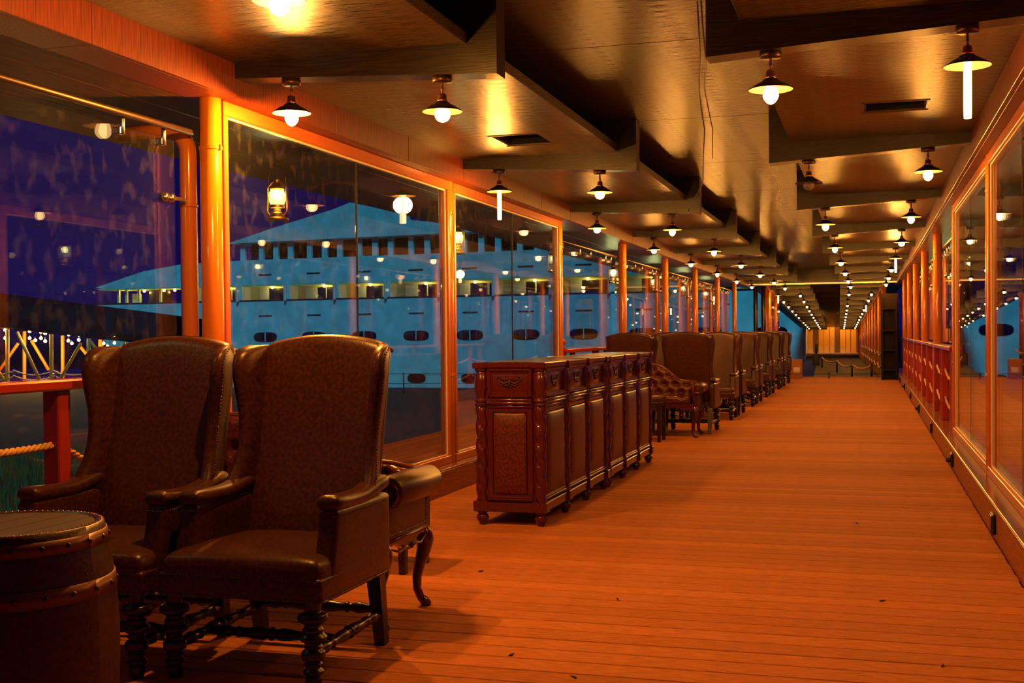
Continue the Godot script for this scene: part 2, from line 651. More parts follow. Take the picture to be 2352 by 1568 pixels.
	# round posts
	for side in [-1, 1]:
		for k in range(-2, 8):
			if k == -2 : continue
			var label := "glossy orange steel post between glass screens along the long chair row"
			var group := "orange posts along the chair row"
			if side > 0:
				label = "glossy orange steel post between red handrails along the open walkway"
				group = "orange posts along the walkway"
			var own: String = {"-1,-1": "orange steel post before the first hung glass screen, ship side", "-1,0": "orange steel post beside the drain pipe by the two wing chairs", "-1,1": "orange steel post between the two framed windows facing the ship", "-1,2": "orange steel post where framed windows end, behind the bar counter", "1,-1": "orange steel post by the lone window nearest the back wall", "1,0": "orange steel post dividing the nearer framed windows, away from ship", "1,1": "orange steel post dividing the last two framed windows before handrails", "1,2": "orange steel post where framed windows meet the red handrails"}.get("%d,%d" % [side, k], "")
			if own:
				label = own
				group = ""
			var px: float = XC + side * 2.1
			var p := thing("steel_post", label, "post", Vector3(px, 0.2, post_z(k)), 0.0, group)
			s = S()
			rod(s, Vector3.ZERO, Vector3(0, 2.312, 0), 0.058, 20)
			part(p, "shaft", s, M.orange_paint)
			for y in [0.72, 2.05]:
				s = S()
				lathe(s, [Vector2(0.058, y - 0.012), Vector2(0.0625, y - 0.01), Vector2(0.0625, y - 0.002), Vector2(0.0605, y), Vector2(0.0625, y + 0.002), Vector2(0.0625, y + 0.01), Vector2(0.058, y + 0.012)], 20)
				cbox(s, Vector3(0.062, y, 0.012), Vector3(0.014, 0.03, 0.008), 0.002)
				part(p, "clamp_ring", s, M.orange_paint)


func soffit(parent: Node, x0: float, x1: float, za: float, zb: float, hatch: Array) -> void:
	var y := 2.715
	if hatch.is_empty():
		var s := S()
		cbox(s, Vector3((x0 + x1) / 2, y, (za + zb) / 2), Vector3(x1 - x0, 0.06, za - zb), 0.003)
		part(parent, "soffit_panel", s, M.ceiling_wood)
		return
	var s := S()
	for r in [[x0, hatch[0], za, zb], [hatch[1], x1, za, zb], [hatch[0], hatch[1], za, hatch[2]], [hatch[0], hatch[1], hatch[3], zb]]:
		s.set_smooth_group(-1)
		var a: float = r[0]
		var b: float = r[1]
		var c: float = r[2]
		var d: float = r[3]
		quad(s, Vector3(a, y - 0.03, d), Vector3(b, y - 0.03, d), Vector3(b, y - 0.03, c), Vector3(a, y - 0.03, c))
		quad(s, Vector3(a, y + 0.03, c), Vector3(b, y + 0.03, c), Vector3(b, y + 0.03, d), Vector3(a, y + 0.03, d))
		quad(s, Vector3(a, y - 0.03, c), Vector3(b, y - 0.03, c), Vector3(b, y + 0.03, c), Vector3(a, y + 0.03, c))
		quad(s, Vector3(b, y - 0.03, d), Vector3(a, y - 0.03, d), Vector3(a, y + 0.03, d), Vector3(b, y + 0.03, d))
		quad(s, Vector3(b, y - 0.03, c), Vector3(b, y - 0.03, d), Vector3(b, y + 0.03, d), Vector3(b, y + 0.03, c))
		quad(s, Vector3(a, y - 0.03, d), Vector3(a, y - 0.03, c), Vector3(a, y + 0.03, c), Vector3(a, y + 0.03, d))
	part(parent, "soffit_panel", s, M.ceiling_wood)
	s = S()     # box and hole lining, painted black for the shade inside the hatch
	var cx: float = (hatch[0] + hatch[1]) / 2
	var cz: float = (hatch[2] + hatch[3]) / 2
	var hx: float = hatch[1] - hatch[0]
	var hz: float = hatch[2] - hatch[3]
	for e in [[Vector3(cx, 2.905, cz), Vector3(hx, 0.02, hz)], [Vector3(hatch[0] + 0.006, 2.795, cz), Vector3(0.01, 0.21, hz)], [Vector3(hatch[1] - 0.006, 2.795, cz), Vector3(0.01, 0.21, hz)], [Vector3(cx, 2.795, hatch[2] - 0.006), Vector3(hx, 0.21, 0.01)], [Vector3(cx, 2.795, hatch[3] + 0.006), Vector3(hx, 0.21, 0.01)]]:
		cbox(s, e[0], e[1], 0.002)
	part(parent, "hatch_box", s, M.hole_shade)
	s = S()
	for e in [[Vector3(cx, 2.683, hatch[3] - 0.006), Vector3(hx + 0.03, 0.012, 0.014)], [Vector3(cx, 2.683, hatch[2] + 0.006), Vector3(hx + 0.03, 0.008, 0.010)]]:
		cbox(s, e[0], e[1], 0.002)
	part(parent, "hatch_trim", s, M.bronze)


# ------------------------------------------------------------------ glazing, handrails, ropes
func windows_and_rails() -> void:
	var n := 0
	for side in [-1, 1]:
		for k in range(-2, 7):
			var framed: bool = (k == 0 or k == 1 or k == -2) if side < 0 else k < 2
			if framed:
				n += 1
				framed_window(n, side, k)
			else:
				open_bay(side, k)


func framed_window(n: int, side: int, k: int) -> void:
	var x: float = XC + side * 2.085
	var za := post_z(k) - 0.055
	var zb := post_z(k + 1) + 0.055
	var w := structure("window_%d" % n, "orange-framed fixed window of two tall panes, %s" % ("facing the ship" if side < 0 else "away from the ship"))
	var zc := (za + zb) / 2
	var L := za - zb
	var s := S()
	cbox(s, Vector3(x, 2.472, zc), Vector3(0.07, 0.076, L), 0.005)
	part(w, "frame_head", s, M.frame_paint)
	s = S()
	cbox(s, Vector3(x, 0.233, zc), Vector3(0.075, 0.066, L), 0.005)
	part(w, "frame_sill", s, M.frame_paint)
	for z in [za - 0.022, zb + 0.022]:
		s = S()
		cbox(s, Vector3(x - side * 0.005, 1.35, z), Vector3(0.06, 2.17, 0.044), 0.005)
		part(w, "jamb", s, M.frame_paint)
		s = S()
		cbox(s, Vector3(x - side * 0.012, 1.35, z + (-0.028 if z == za - 0.022 else 0.028)), Vector3(0.012, 2.165, 0.012), 0.002)
		part(w, "glazing_bead", s, M.bead)
	for y in [0.272, 2.428]:
		s = S()
		cbox(s, Vector3(x - side * 0.012, y, zc), Vector3(0.012, 0.012, L - 0.09), 0.002)
		part(w, "glazing_bead", s, M.bead)
	for h in [0, 1]:
		var p0 := lerpf(za - 0.046, zb + 0.046, h * 0.5) - (0.004 if h else 0.0)
		var p1 := lerpf(za - 0.046, zb + 0.046, h * 0.5 + 0.5) + (0.0 if h else 0.004)
		s = S()
		cbox(s, Vector3(x, 1.35, (p0 + p1) / 2), Vector3(0.012, 2.165, p0 - p1), 0.001)
		var pane := part(w, "pane", s, M.glass)
		if side < 0 and k >= 0: film(pane, x + 0.0075, 0.28, 2.42, p1 + 0.01, p0 - 0.01)
	s = S()
	cbox(s, Vector3(x, 1.35, zc), Vector3(0.014, 2.165, 0.007), 0.001)
	part(w, "gasket", s, M.gasket)


func film(pane: Node, x: float, y0: float, y1: float, z0: float, z1: float) -> void:
	var s := S()
	s.set_smooth_group(-1)
	quad(s, Vector3(x, y0, z1), Vector3(x, y0, z0), Vector3(x, y1, z0), Vector3(x, y1, z1))
	part(pane, "dust_film", s, M.pane_dust, "stuff")


func open_bay(side: int, k: int) -> void:
	var za := post_z(k)
	var zb := post_z(k + 1)
	var zc := (za + zb) / 2
	var where := "along the long chair row" if side < 0 else "along the open walkway"
	var alone := true
	if side < 0 and k == -1: where = "beside the two near wing chairs"
	elif side < 0 and k == 2: where = "past the bar counter, behind two chair backs"
	elif side > 0 and k == 2: where = "next to the last framed window"
	else: alone = false
	var x: float = XC + side * 2.085
	# handrail on square posts with two ropes through them
	var r := thing("handrail", "red wooden handrail with rope-threaded posts, %s" % where, "railing", Vector3(x, 0.2, zc), 0.0, "" if alone else "red handrails %s" % where)
	var s := S()
	cbox(s, Vector3(0, 0.855, 0), Vector3(0.13, 0.045, BAY - 0.15), 0.008)
	part(r, "top_rail", s, M.red_paint)
	var zs := []
	for i in 3:
		var z := BAY / 2 - 0.12 - i * (BAY - 0.24) / 2.0
		if side < 0 and k == -1 and i == 2: z = -0.53    # the post that shows beside the armchair
		zs.append(z)
		s = S()
		cbox(s, Vector3(0, 0.418, z), Vector3(0.08, 0.832, 0.085), 0.006)
		part(r, "rail_post", s, M.red_paint)
	if side > 0 or k > 1:
		for z in [BAY / 2 - 0.6, 0.0 - 0.62]:
			s = S()
			cbox(s, Vector3(0, 0.418, z), Vector3(0.05, 0.832, 0.09), 0.006)
			part(r, "baluster", s, M.red_paint)
	for e in [BAY / 2 - 0.12]:
		s = S()
		lathe(s, turned_profile([Vector2(0.034, 0.878), Vector2(0.034, 0.9), Vector2(0.018, 0.915), Vector2(0.03, 0.925), Vector2(0.042, 0.955), Vector2(0.03, 0.99), Vector2(0.001, 1.0)]), 16, Vector3(0, 0, e))
		part(r, "ball_finial", s, M.red_paint)
	for y in [0.28, 0.60]:
		var pts := []
		var hang := [BAY / 2 - 0.095] + zs + [-BAY / 2 + 0.095]
		for i in hang.size() - 1:
			var q := sag(Vector3(0, y, hang[i]), Vector3(0, y, hang[i + 1]), (0.17 if side < 0 else 0.09) if absf(hang[i] - hang[i + 1]) > 0.6 else 0.004, 6)
			if i: q.pop_front()
			pts += q
		s = S()
		rope(s, pts, 0.0165, 0.1, 4 if k > 0 else 8)
		part(r, "rope", s, M.rope_fibre)
	# frameless glass hung from a pipe rail just outside the posts
	var gx: float = XC + side * 2.235
	var g := thing("glass_screen", "frameless glass sheet hung from a pipe rail, %s" % where, "glass screen", Vector3(gx, 0.2, zc), 0.0, "" if alone else "hung glass screens %s" % where)
	for h in [-1, 1]:
		s = S()
		cbox(s, Vector3(0, 1.055, h * 0.845), Vector3(0.012, 2.05, 1.68), 0.001)
		var pane := part(g, "pane", s, M.glass)
		if side < 0: film(pane, 0.0075, 0.04, 2.07, h * 0.845 - 0.83, h * 0.845 + 0.83)
	s = S()
	rod(s, Vector3(-side * 0.06, 2.125, BAY / 2 - 0.064), Vector3(-side * 0.06, 2.125, -BAY / 2 + 0.064), 0.017, 12)
	part(g, "pipe_rail", s, M.bronze)
	for z in [-1.55, -1.2, -0.3, 0.3, 1.2, 1.55]:
		s = S()
		rod(s, Vector3(-side * 0.03, 2.14, z), Vector3(-side * 0.03, 2.03, z), 0.012, 10)
		cbox(s, Vector3(-side * 0.005, 2.05, z), Vector3(0.05, 0.035, 0.03), 0.004)
		part(g, "clamp", s, M.steel)
	for z in [-1.62, 1.62]:
		s = S()
		for d in [0.0, 0.055]:
			lathe(s, [Vector2(0, -0.02), Vector2(0.022, -0.018), Vector2(0.026, 0), Vector2(0.022, 0.018), Vector2(0, 0.02)], 12, Vector3(-side * 0.02, 1.77, z + d * (-1 if z > 0 else 1)), along(Vector3.RIGHT))
		cbox(s, Vector3(-side * 0.03, 1.77, z + (0.065 if z > 0 else -0.065)), Vector3(0.014, 0.02, 0.13), 0.003)
		part(g, "spider_fitting", s, M.steel)


# ------------------------------------------------------------------ furniture
func furniture() -> void:
	var chair := wing_chair()
	chair.position = Vector3(-2.17, 0, -4.10)
	tag(chair, "high-backed brown leather wing chair with bulbous turned legs, in front of the chaise end", "armchair", "")
	copy(chair, Vector3(-2.865, 0, -4.06), 0.0, "brown leather wing chair by the red handrail, behind the riveted barrel")
	# chairs further down, pairs facing each other
	var row := [[-15.0, PI, "wing chair seen from behind, beside the tufted chaise"], [-17.28, 0.0, ""], [-18.36, PI, ""], [-20.5, 0.0, ""], [-21.46, PI, ""], [-23.36, 0.0, ""], [-24.38, PI, ""], [-26.55, 0.0, ""], [-27.65, PI, ""], [-29.7, 0.0, ""]]
	for i in row.size():
		var face := "facing the bar counter" if row[i][1] == 0.0 else "turned away from the bar counter"
		var c := copy(chair, Vector3(-2.15, 0, row[i][0]), row[i][1], row[i][2] if row[i][2] else "leather wing chair in the long row past the chaise, " + face)
		if i: c.set_meta("group", "wing chairs in the long row, " + face)
	copy(chair, Vector3(-2.86, 0, -15.0), PI, "wing chair seen from behind, its top showing above the bar counter")
	copy(chair, Vector3(-2.86, 0, -17.28), 0.0, "wing chair by the handrail facing the two chair backs beyond the counter")

	var counter := bar_counter()
	counter.position = Vector3(-2.245, 0, -8.365)
	tag(counter, "mahogany bar counter with twisted columns, the unit whose carved end panel shows", "bar counter", "")
	copy(counter, Vector3(-2.245, 0, -10.385), 0.0, "mahogany bar counter unit standing next to the tufted chaise")

	var ch := chaise()
	ch.position = Vector3(-2.55, 0, -4.88)
	tag(ch, "leather chaise with rolled arm and cabriole legs behind the wing chairs", "chaise", "")
	copy(ch, Vector3(-2.55, 0, -14.35), 0.0, "button-tufted leather chaise with carved rail behind the bar counter")

	var st := stool()
	st.position = Vector3(-2.50, 0, -5.92)
	tag(st, "dark straight-legged stool behind the rolled arm of the chaise", "stool", "")
	copy(st, Vector3(-2.46, 0, -13.62), 0.0, "dark straight-legged stool at the end of the bar counter")

	barrel()


func wing_chair() -> Node3D:
	var t := thing("wing_chair", "", "", Vector3.ZERO)
	var s: SurfaceTool
	# legs
	var knots := turned_profile([Vector2(0.0, 0.0), Vector2(0.021, 0.001), Vector2(0.027, 0.03), Vector2(0.028, 0.042), Vector2(0.022, 0.046), Vector2(0.034, 0.062), Vector2(0.022, 0.08), Vector2(0.03, 0.09), Vector2(0.024, 0.098), Vector2(0.038, 0.112), Vector2(0.038, 0.132), Vector2(0.025, 0.147), Vector2(0.030, 0.153), Vector2(0.026, 0.16), Vector2(0.046, 0.183), Vector2(0.032, 0.205), Vector2(0.034, 0.212), Vector2(0.026, 0.225), Vector2(0.05, 0.252), Vector2(0.046, 0.266), Vector2(0.026, 0.278), Vector2(0.030, 0.315)], 4)
	for x in [-0.28, 0.28]:
		s = S()
		lathe(s, knots, 18, Vector3(x, 0, 0.30), Basis.IDENTITY.scaled(Vector3(1.12, 1, 1.12)))
		part(t, "leg", s, M.dark_leg)
		s = S()
		bar(s, Vector3(x * 0.97, 0, -0.335), Vector3(x * 0.97, 0.34, -0.27), 0.045, 0.06)
		part(t, "leg", s, M.dark_leg)
	var turning := func(a: Vector3, b: Vector3) -> void:
		var q := S()
		var L := a.distance_to(b)
		var k := [Vector2(0.014, 0.0), Vector2(0.018, 0.05), Vector2(0.024, 0.13), Vector2(0.016, 0.2), Vector2(0.022, 0.23), Vector2(0.017, 0.26), Vector2(0.025, 0.42), Vector2(0.018, 0.47), Vector2(0.027, 0.5), Vector2(0.018, 0.53), Vector2(0.025, 0.58), Vector2(0.017, 0.74), Vector2(0.022, 0.77), Vector2(0.016, 0.8), Vector2(0.024, 0.87), Vector2(0.018, 0.95), Vector2(0.014, 1.0)]
		var pr := []
		for p in k: pr.append(Vector2(p.x, p.y * L))
		lathe(q, turned_profile(pr, 3), 12, a, along(b - a))
		part(t, "stretcher", q, M.dark_leg)
	for x in [-0.275, 0.275]: turning.call(Vector3(x, 0.122, 0.275), Vector3(x, 0.13, -0.295))
	turning.call(Vector3(-0.262, 0.124, 0.08), Vector3(0.262, 0.124, 0.08))
	turning.call(Vector3(-0.255, 0.15, -0.30), Vector3(0.255, 0.15, -0.30))
	# seat
	s = S()
	rbox(s, Vector3(0, 0.352, 0.02), Vector3(0.66, 0.09, 0.63), 0.018)
	part(t, "seat_rail", s, M.leather)
	s = S()
	rbox(s, Vector3(0, 0.405, 0.05), Vector3(0.645, 0.11, 0.57), 0.045, func(p: Vector3) -> Vector3:
		if p.y > 0: p.y += 0.035 * maxf(0, 1 - pow(p.x / 0.33, 2)) * maxf(0, 1 - pow(p.z / 0.3, 2)) + 0.004 * sin(p.x * 19.0) * sin(p.z * 13.0)
		return p, 8)
	part(t, "seat", s, M.leather)
	# back, leaning and arched
	s = S()
	rbox(s, Vector3.ZERO, Vector3(0.57, 0.84, 0.10), 0.042, func(p: Vector3) -> Vector3:
		var h := (p.y + 0.42) / 0.84
		var side := 1 - pow(p.x / 0.285, 2)
		p.y += 0.045 * side * smoothstep(0.6, 1.0, h)
		if p.z > 0: p.z -= 0.028 * side * (0.6 + 0.4 * sin(h * PI)) - 0.02 * exp(-pow((h - 0.18) / 0.2, 2)) * side
		return Vector3(p.x, p.y + 0.795, p.z - 0.222 - 0.205 * h), 9)
	part(t, "backrest", s, M.leather)
	s = S()      # welt along the outer back
	var welt := []
	for i in 25:
		var x := lerpf(-0.28, 0.28, i / 24.0)
		welt.append(Vector3(x, 1.185 + 0.047 * (1 - pow(x / 0.285, 2)), -0.466))
	tube(s, welt, 0.009, 6)
	tube(s, [Vector3(-0.27, 0.86, -0.379), Vector3(0, 0.86, -0.38), Vector3(0.27, 0.86, -0.379)], 0.003, 5)
	part(t, "welt", s, M.leather)
	var nails := S()
	for sd in [-1, 1]:
		# wings
		s = S()
		s.set_smooth_group(0)
		var prof := [[0.60, -0.085, 0.056], [0.65, -0.10, 0.06], [0.69, -0.13, 0.062], [0.74, -0.155, 0.06], [0.80, -0.17, 0.058], [0.87, -0.18, 0.058], [0.95, -0.182, 0.06], [1.02, -0.174, 0.064], [1.09, -0.165, 0.068], [1.14, -0.165, 0.068], [1.175, -0.178, 0.064], [1.20, -0.21, 0.054], [1.212, -0.25, 0.036], [1.216, -0.28, 0.012]]
		var rings := []
		var edge_pts := []
		for p in prof:
			var y: float = p[0]
			var h := (y - 0.42) / 0.84
			var zb := -0.272 - 0.205 * h + 0.08 * pow(smoothstep(1.17, 1.22, y), 2.0)
			var flare := lerpf(0.032, 0.062, smoothstep(0.86, 1.12, y)) + 0.022 * smoothstep(0.8, 0.64, y)
			var zf: float = p[1] - 0.007 - 0.055 * h
			var th: float = p[2]
			var ring := []
			for a in 14:
				var ang := TAU * a / 14.0
				var cz := signf(cos(ang)) * pow(absf(cos(ang)), 0.55)
				var cx := signf(sin(ang)) * pow(absf(sin(ang)), 0.75)
				var f := (cz + 1.0) / 2.0
				var pos := Vector3(sd * (0.25 + flare * f) + cx * th / 2.0 * (0.75 + 0.35 * f), y, lerpf(zb, zf, f))
				ring.append(pos)
			rings.append(ring)
			edge_pts.append(Vector3(sd * (0.2635 + flare * 0.94), y, zf - 0.022))
		loft(s, rings)
		part(t, "wing", s, M.leather)
		for i in range(1, edge_pts.size() - 3): studs(nails, edge_pts[i] + Vector3(sd * 0.015, 0, 0), edge_pts[i + 1] + Vector3(sd * 0.015, 0, 0), Vector3(sd, 0, 0.6), 0.013, 0.0045)
		# arms
		s = S()
		rbox(s, Vector3(sd * 0.289, 0.462, -0.075), Vector3(0.082, 0.325, 0.46), 0.022, func(p: Vector3) -> Vector3:
			p.z += (0.035 + 0.065 * smoothstep(0.17, -0.17, p.y)) * smoothstep(0.0, 0.23, p.z)
			return p, 7)
		part(t, "side_panel", s, M.leather)
		s = S()
		rbox(s, Vector3(sd * 0.288, 0.638, -0.055), Vector3(0.092, 0.06, 0.50), 0.03, func(p: Vector3) -> Vector3:
			var f := smoothstep(0.05, 0.235, p.z)
			p.x *= 1.0 + 0.1 * f
			p.y += 0.006 * f - 0.004 * sin((p.z + 0.23) * 6.0) + 0.03 * smoothstep(0.0, -0.23, p.z)
			return p, 7)
		part(t, "arm_pad", s, M.leather)
		studs(nails, Vector3(sd * 0.331, 0.597, 0.15), Vector3(sd * 0.331, 0.60, -0.25), Vector3(sd, 0, 0), 0.013, 0.0045)
		studs(nails, Vector3(sd * 0.26, 0.597, 0.192), Vector3(sd * 0.32, 0.597, 0.192), Vector3(0, 0, 1), 0.013, 0.0045)
		studs(nails, Vector3(sd * 0.333, 0.315, 0.32), Vector3(sd * 0.333, 0.315, -0.28), Vector3(sd, 0, 0), 0.012, 0.0045)
		studs(nails, Vector3(sd * 0.331, 0.388, 0.32), Vector3(sd * 0.331, 0.388, 0.16), Vector3(sd, 0, 0), 0.012, 0.0045)
	for y in [0.315, 0.388]: studs(nails, Vector3(-0.315, y, 0.337), Vector3(0.315, y, 0.337), Vector3(0, 0, 1), 0.012, 0.0045)
	part(t, "nail_trim", nails, M.nail, "stuff")
	return t


# one bay of the counter: frieze with carving over a padded leather panel, in a frame whose z points out
func counter_bay(t: Node, xf: Transform3D, w: float, carved: Mesh) -> void:
	var s := S()
	var b := xf.basis
	var put_box := func(q: SurfaceTool, x: float, y: float, z: float, sx: float, sy: float, sz: float, bv := 0.004) -> void:
		cbox(q, xf * Vector3(x, y, z), Vector3(sx, sy, sz), bv, b)
	# frieze: sunk panel in a stepped frame
	for e in [[0.0, 0.0], [0.012, 0.008]]:
		var k: float = e[0]
		var hi: float = e[1]
		put_box.call(s, -w / 2 + 0.012 + k, 0.932, 0.012 - hi / 2, 0.022, 0.186 - k * 2, 0.03 - hi)
		put_box.call(s, w / 2 - 0.012 - k, 0.932, 0.012 - hi / 2, 0.022, 0.186 - k * 2, 0.03 - hi)
		put_box.call(s, 0, 1.018 - k, 0.012 - hi / 2, w, 0.02, 0.03 - hi)
		put_box.call(s, 0, 0.848 + k, 0.012 - hi / 2, w, 0.02, 0.03 - hi)
	part(t, "drawer_frame", s, M.mahogany)
	s = S()
	rbox(s, xf * Vector3(0, 0.932, 0.004), Vector3(w - 0.06, 0.135, 0.016), 0.005, null, 2, b)
	var d := part(t, "drawer_front", s, M.mahogany)
	put(d, "carving", carved, M.bronze, xf * Transform3D(Basis.IDENTITY, Vector3(0, 0.94, 0.012)))
	# band of mouldings
	s = S()
	for e in [[0.822, 0.011, 0.026], [0.802, 0.012, 0.028], [0.78, 0.007, 0.02]]:
		rod(s, xf * Vector3(-w / 2, e[0], e[2] - 0.008), xf * Vector3(w / 2, e[0], e[2] - 0.008), e[1], 12)
	put_box.call(s, 0, 0.80, 0.004, w, 0.07, 0.02)
	part(t, "band_moulding", s, M.mahogany)
	# lower panel
	s = S()
	for x in [-1, 1]: put_box.call(s, x * (w / 2 - 0.018), 0.46, 0.006, 0.036, 0.60, 0.022)
	put_box.call(s, 0, 0.752, 0.006, w, 0.02, 0.022)
	for e in [[0.172, 0.02], [0.186, 0.014], [0.198, 0.008]]: put_box.call(s, 0, e[0], e[1] / 2, w, 0.014, e[1] + 0.014)
	part(t, "panel_frame", s, M.mahogany)
	s = S()
	rbox(s, xf * Vector3(0, 0.472, 0.006), Vector3(w - 0.078, 0.535, 0.032), 0.014, func(p: Vector3) -> Vector3:
		if p.z > 0: p.z += 0.012 * (1 - pow(p.x / (w / 2 - 0.03), 4)) * (1 - pow(p.y / 0.27, 6)) + 0.002 * sin(p.x * 40.0) * exp(-pow((p.y - 0.24) / 0.03, 2))
		return p, 7, b)
	part(t, "leather_pad", s, M.leather_red)
	s = S()
	var hw := w / 2 - 0.046
	for y in [0.732, 0.212]: studs(s, xf * Vector3(-hw, y, 0.02), xf * Vector3(hw, y, 0.02), b.z, 0.016, 0.0045)
	for x in [-hw, hw]: studs(s, xf * Vector3(x, 0.212, 0.02), xf * Vector3(x, 0.732, 0.02), b.z, 0.016, 0.0045)
	part(t, "nail_trim", s, M.brass, "stuff")


func carving() -> ArrayMesh:
	var s := S()
	for m in [-1, 1]:
		var pts := []
		var rad := []
		for i in 26:     # arm that ends in a scroll
			var t := i / 25.0
			if t < 0.62:
				var u := t / 0.62
				pts.append(Vector3(m * (0.008 + 0.062 * u), -0.012 * sin(u * PI) + 0.006 * u, 0.004))
			else:
				var a := (t - 0.62) / 0.38 * TAU * 0.95
				var r := 0.016 * (1 - 0.5 * (t - 0.62) / 0.38)
				pts.append(Vector3(m * (0.070 + sin(a) * r), 0.022 - cos(a) * r, 0.004))
			rad.append(0.0052 * (1.0 - 0.45 * t))
		tube(s, pts, rad, 6)
		for l in [[0.015, 0.018, 0.6], [0.03, 0.014, 0.2], [0.045, 0.012, -0.2], [0.02, -0.022, 2.4], [0.036, -0.026, 2.0], [0.012, -0.034, 2.9], [0.05, -0.018, 1.6]]:
			var c := Vector3(m * l[0], l[1], 0.004)
			var d := Vector3(m * sin(l[2]), cos(l[2]), 0)
			tube(s, [c - d * 0.010, c - d * 0.004, c + d * 0.004, c + d * 0.011], [0.002, 0.0055, 0.005, 0.0015], 6)
	rbox(s, Vector3(0, -0.012, 0.004), Vector3(0.016, 0.04, 0.012), 0.005, null, 2)
	return done(s)


func bar_counter() -> Node3D:
	var t := thing("bar_counter", "", "", Vector3.ZERO)
	var L := 2.01
	var s := S()
	cbox(s, Vector3(0, 0.59, 0), Vector3(0.402, 0.88, L - 0.10), 0.004)
	part(t, "body", s, M.mahogany)
	s = S()
	cbox(s, Vector3(0, 0.12, 0), Vector3(0.462, 0.062, L - 0.04), 0.006)
	part(t, "plinth", s, M.mahogany)
	s = S()
	cbox(s, Vector3(0, 1.048, 0), Vector3(0.476, 0.036, L - 0.03), 0.007)
	var top := part(t, "top", s, M.mahogany)
	s = S()
	cbox(s, Vector3(0, 1.0665, 0), Vector3(0.36, 0.004, L - 0.16), 0.001)
	part(top, "glass_inset", s, M.ship_dark)
	# columns: four along the front, two at the back
	var twist := S()
	twist.set_smooth_group(0)
	var rings := []
	for i in 111:
		var y := lerpf(0.155, 0.785, i / 110.0)
		var ring := []
		for a in 24:
			var th := TAU * a / 24.0
			var r := 0.025 + 0.017 * sqrt(absf(cos(th + y / 0.132 * PI)))
			ring.append(Vector3(r * cos(th), y, -r * sin(th)))
		rings.append(ring)
	loft(twist, rings)
	var twist_mesh := done(twist)
	s = S()
	lathe(s, turned_profile([Vector2(0.030, 0.782), Vector2(0.045, 0.786), Vector2(0.045, 0.798), Vector2(0.036, 0.804), Vector2(0.046, 0.81), Vector2(0.046, 0.824), Vector2(0.033, 0.83), Vector2(0.034, 0.84), Vector2(0.047, 0.91), Vector2(0.045, 0.95), Vector2(0.036, 1.0), Vector2(0.034, 1.006), Vector2(0.044, 1.012), Vector2(0.044, 1.03)], 4), 22)
	var vase_mesh := done(s)
	s = S()
	lathe(s, turned_profile([Vector2(0.0, 0.0), Vector2(0.022, 0.001), Vector2(0.026, 0.012), Vector2(0.042, 0.042), Vector2(0.038, 0.062), Vector2(0.026, 0.072), Vector2(0.036, 0.08), Vector2(0.036, 0.091)], 4), 20)
	var foot_mesh := done(s)
	var cap := box_mesh(Vector3(0.098, 0.04, 0.098), 0.006)
	var block := box_mesh(Vector3(0.1, 0.068, 0.1), 0.005)
	var spots := []
	for i in 4: spots.append(Vector3(0.2, 0, 0.945 - i * 0.63))
	spots.append(Vector3(-0.2, 0, 0.945))
	spots.append(Vector3(-0.2, 0, -0.945))
	for p in spots:
		var xf := Transform3D(Basis.IDENTITY, p)
		var c := put(t, "twisted_column", twist_mesh, M.mahogany, xf)
		put(c, "turned_vase", vase_mesh, M.mahogany)
		put(c, "column_cap", cap, M.mahogany, Transform3D(Basis.IDENTITY, Vector3(0, 1.0475, 0)))
		put(c, "column_base", block, M.mahogany, Transform3D(Basis.IDENTITY, Vector3(0, 0.1235, 0)))
		put(t, "bun_foot", foot_mesh, M.mahogany, xf)
	var carved := carving()
	for i in 3:
		var zc := 0.63 - i * 0.63
		counter_bay(t, Transform3D(Basis(Vector3.FORWARD, Vector3.UP, Vector3.RIGHT), Vector3(0.201, 0, zc)), 0.53, carved)
	for e in [1, -1]:
		counter_bay(t, Transform3D(Basis(Vector3.RIGHT * e, Vector3.UP, Vector3.BACK * e), Vector3(0, 0, e * 0.955)), 0.305, carved)
	return t


func cabriole(s: SurfaceTool, at: Vector3, out: Vector3, h := 0.36) -> void:
	var k := [[1.0, 0.0, 0.034], [0.93, 0.014, 0.042], [0.85, 0.024, 0.042], [0.72, 0.018, 0.033], [0.55, -0.002, 0.026], [0.38, -0.018, 0.022], [0.22, -0.018, 0.019], [0.11, 0.0, 0.019], [0.05, 0.022, 0.024], [0.02, 0.03, 0.023], [0.0, 0.03, 0.016]]
	var pts := []
	var rad := []
	for i in k.size() - 1:
		for j in 3:
			var t := j / 3.0
			pts.append(at + Vector3(0, lerpf(k[i][0], k[i + 1][0], t) * h, 0) + out * lerpf(k[i][1], k[i + 1][1], t))
			rad.append(lerpf(k[i][2], k[i + 1][2], t))
	pts.append(at + out * 0.03)
	rad.append(0.015)
	tube(s, pts, rad, 12)


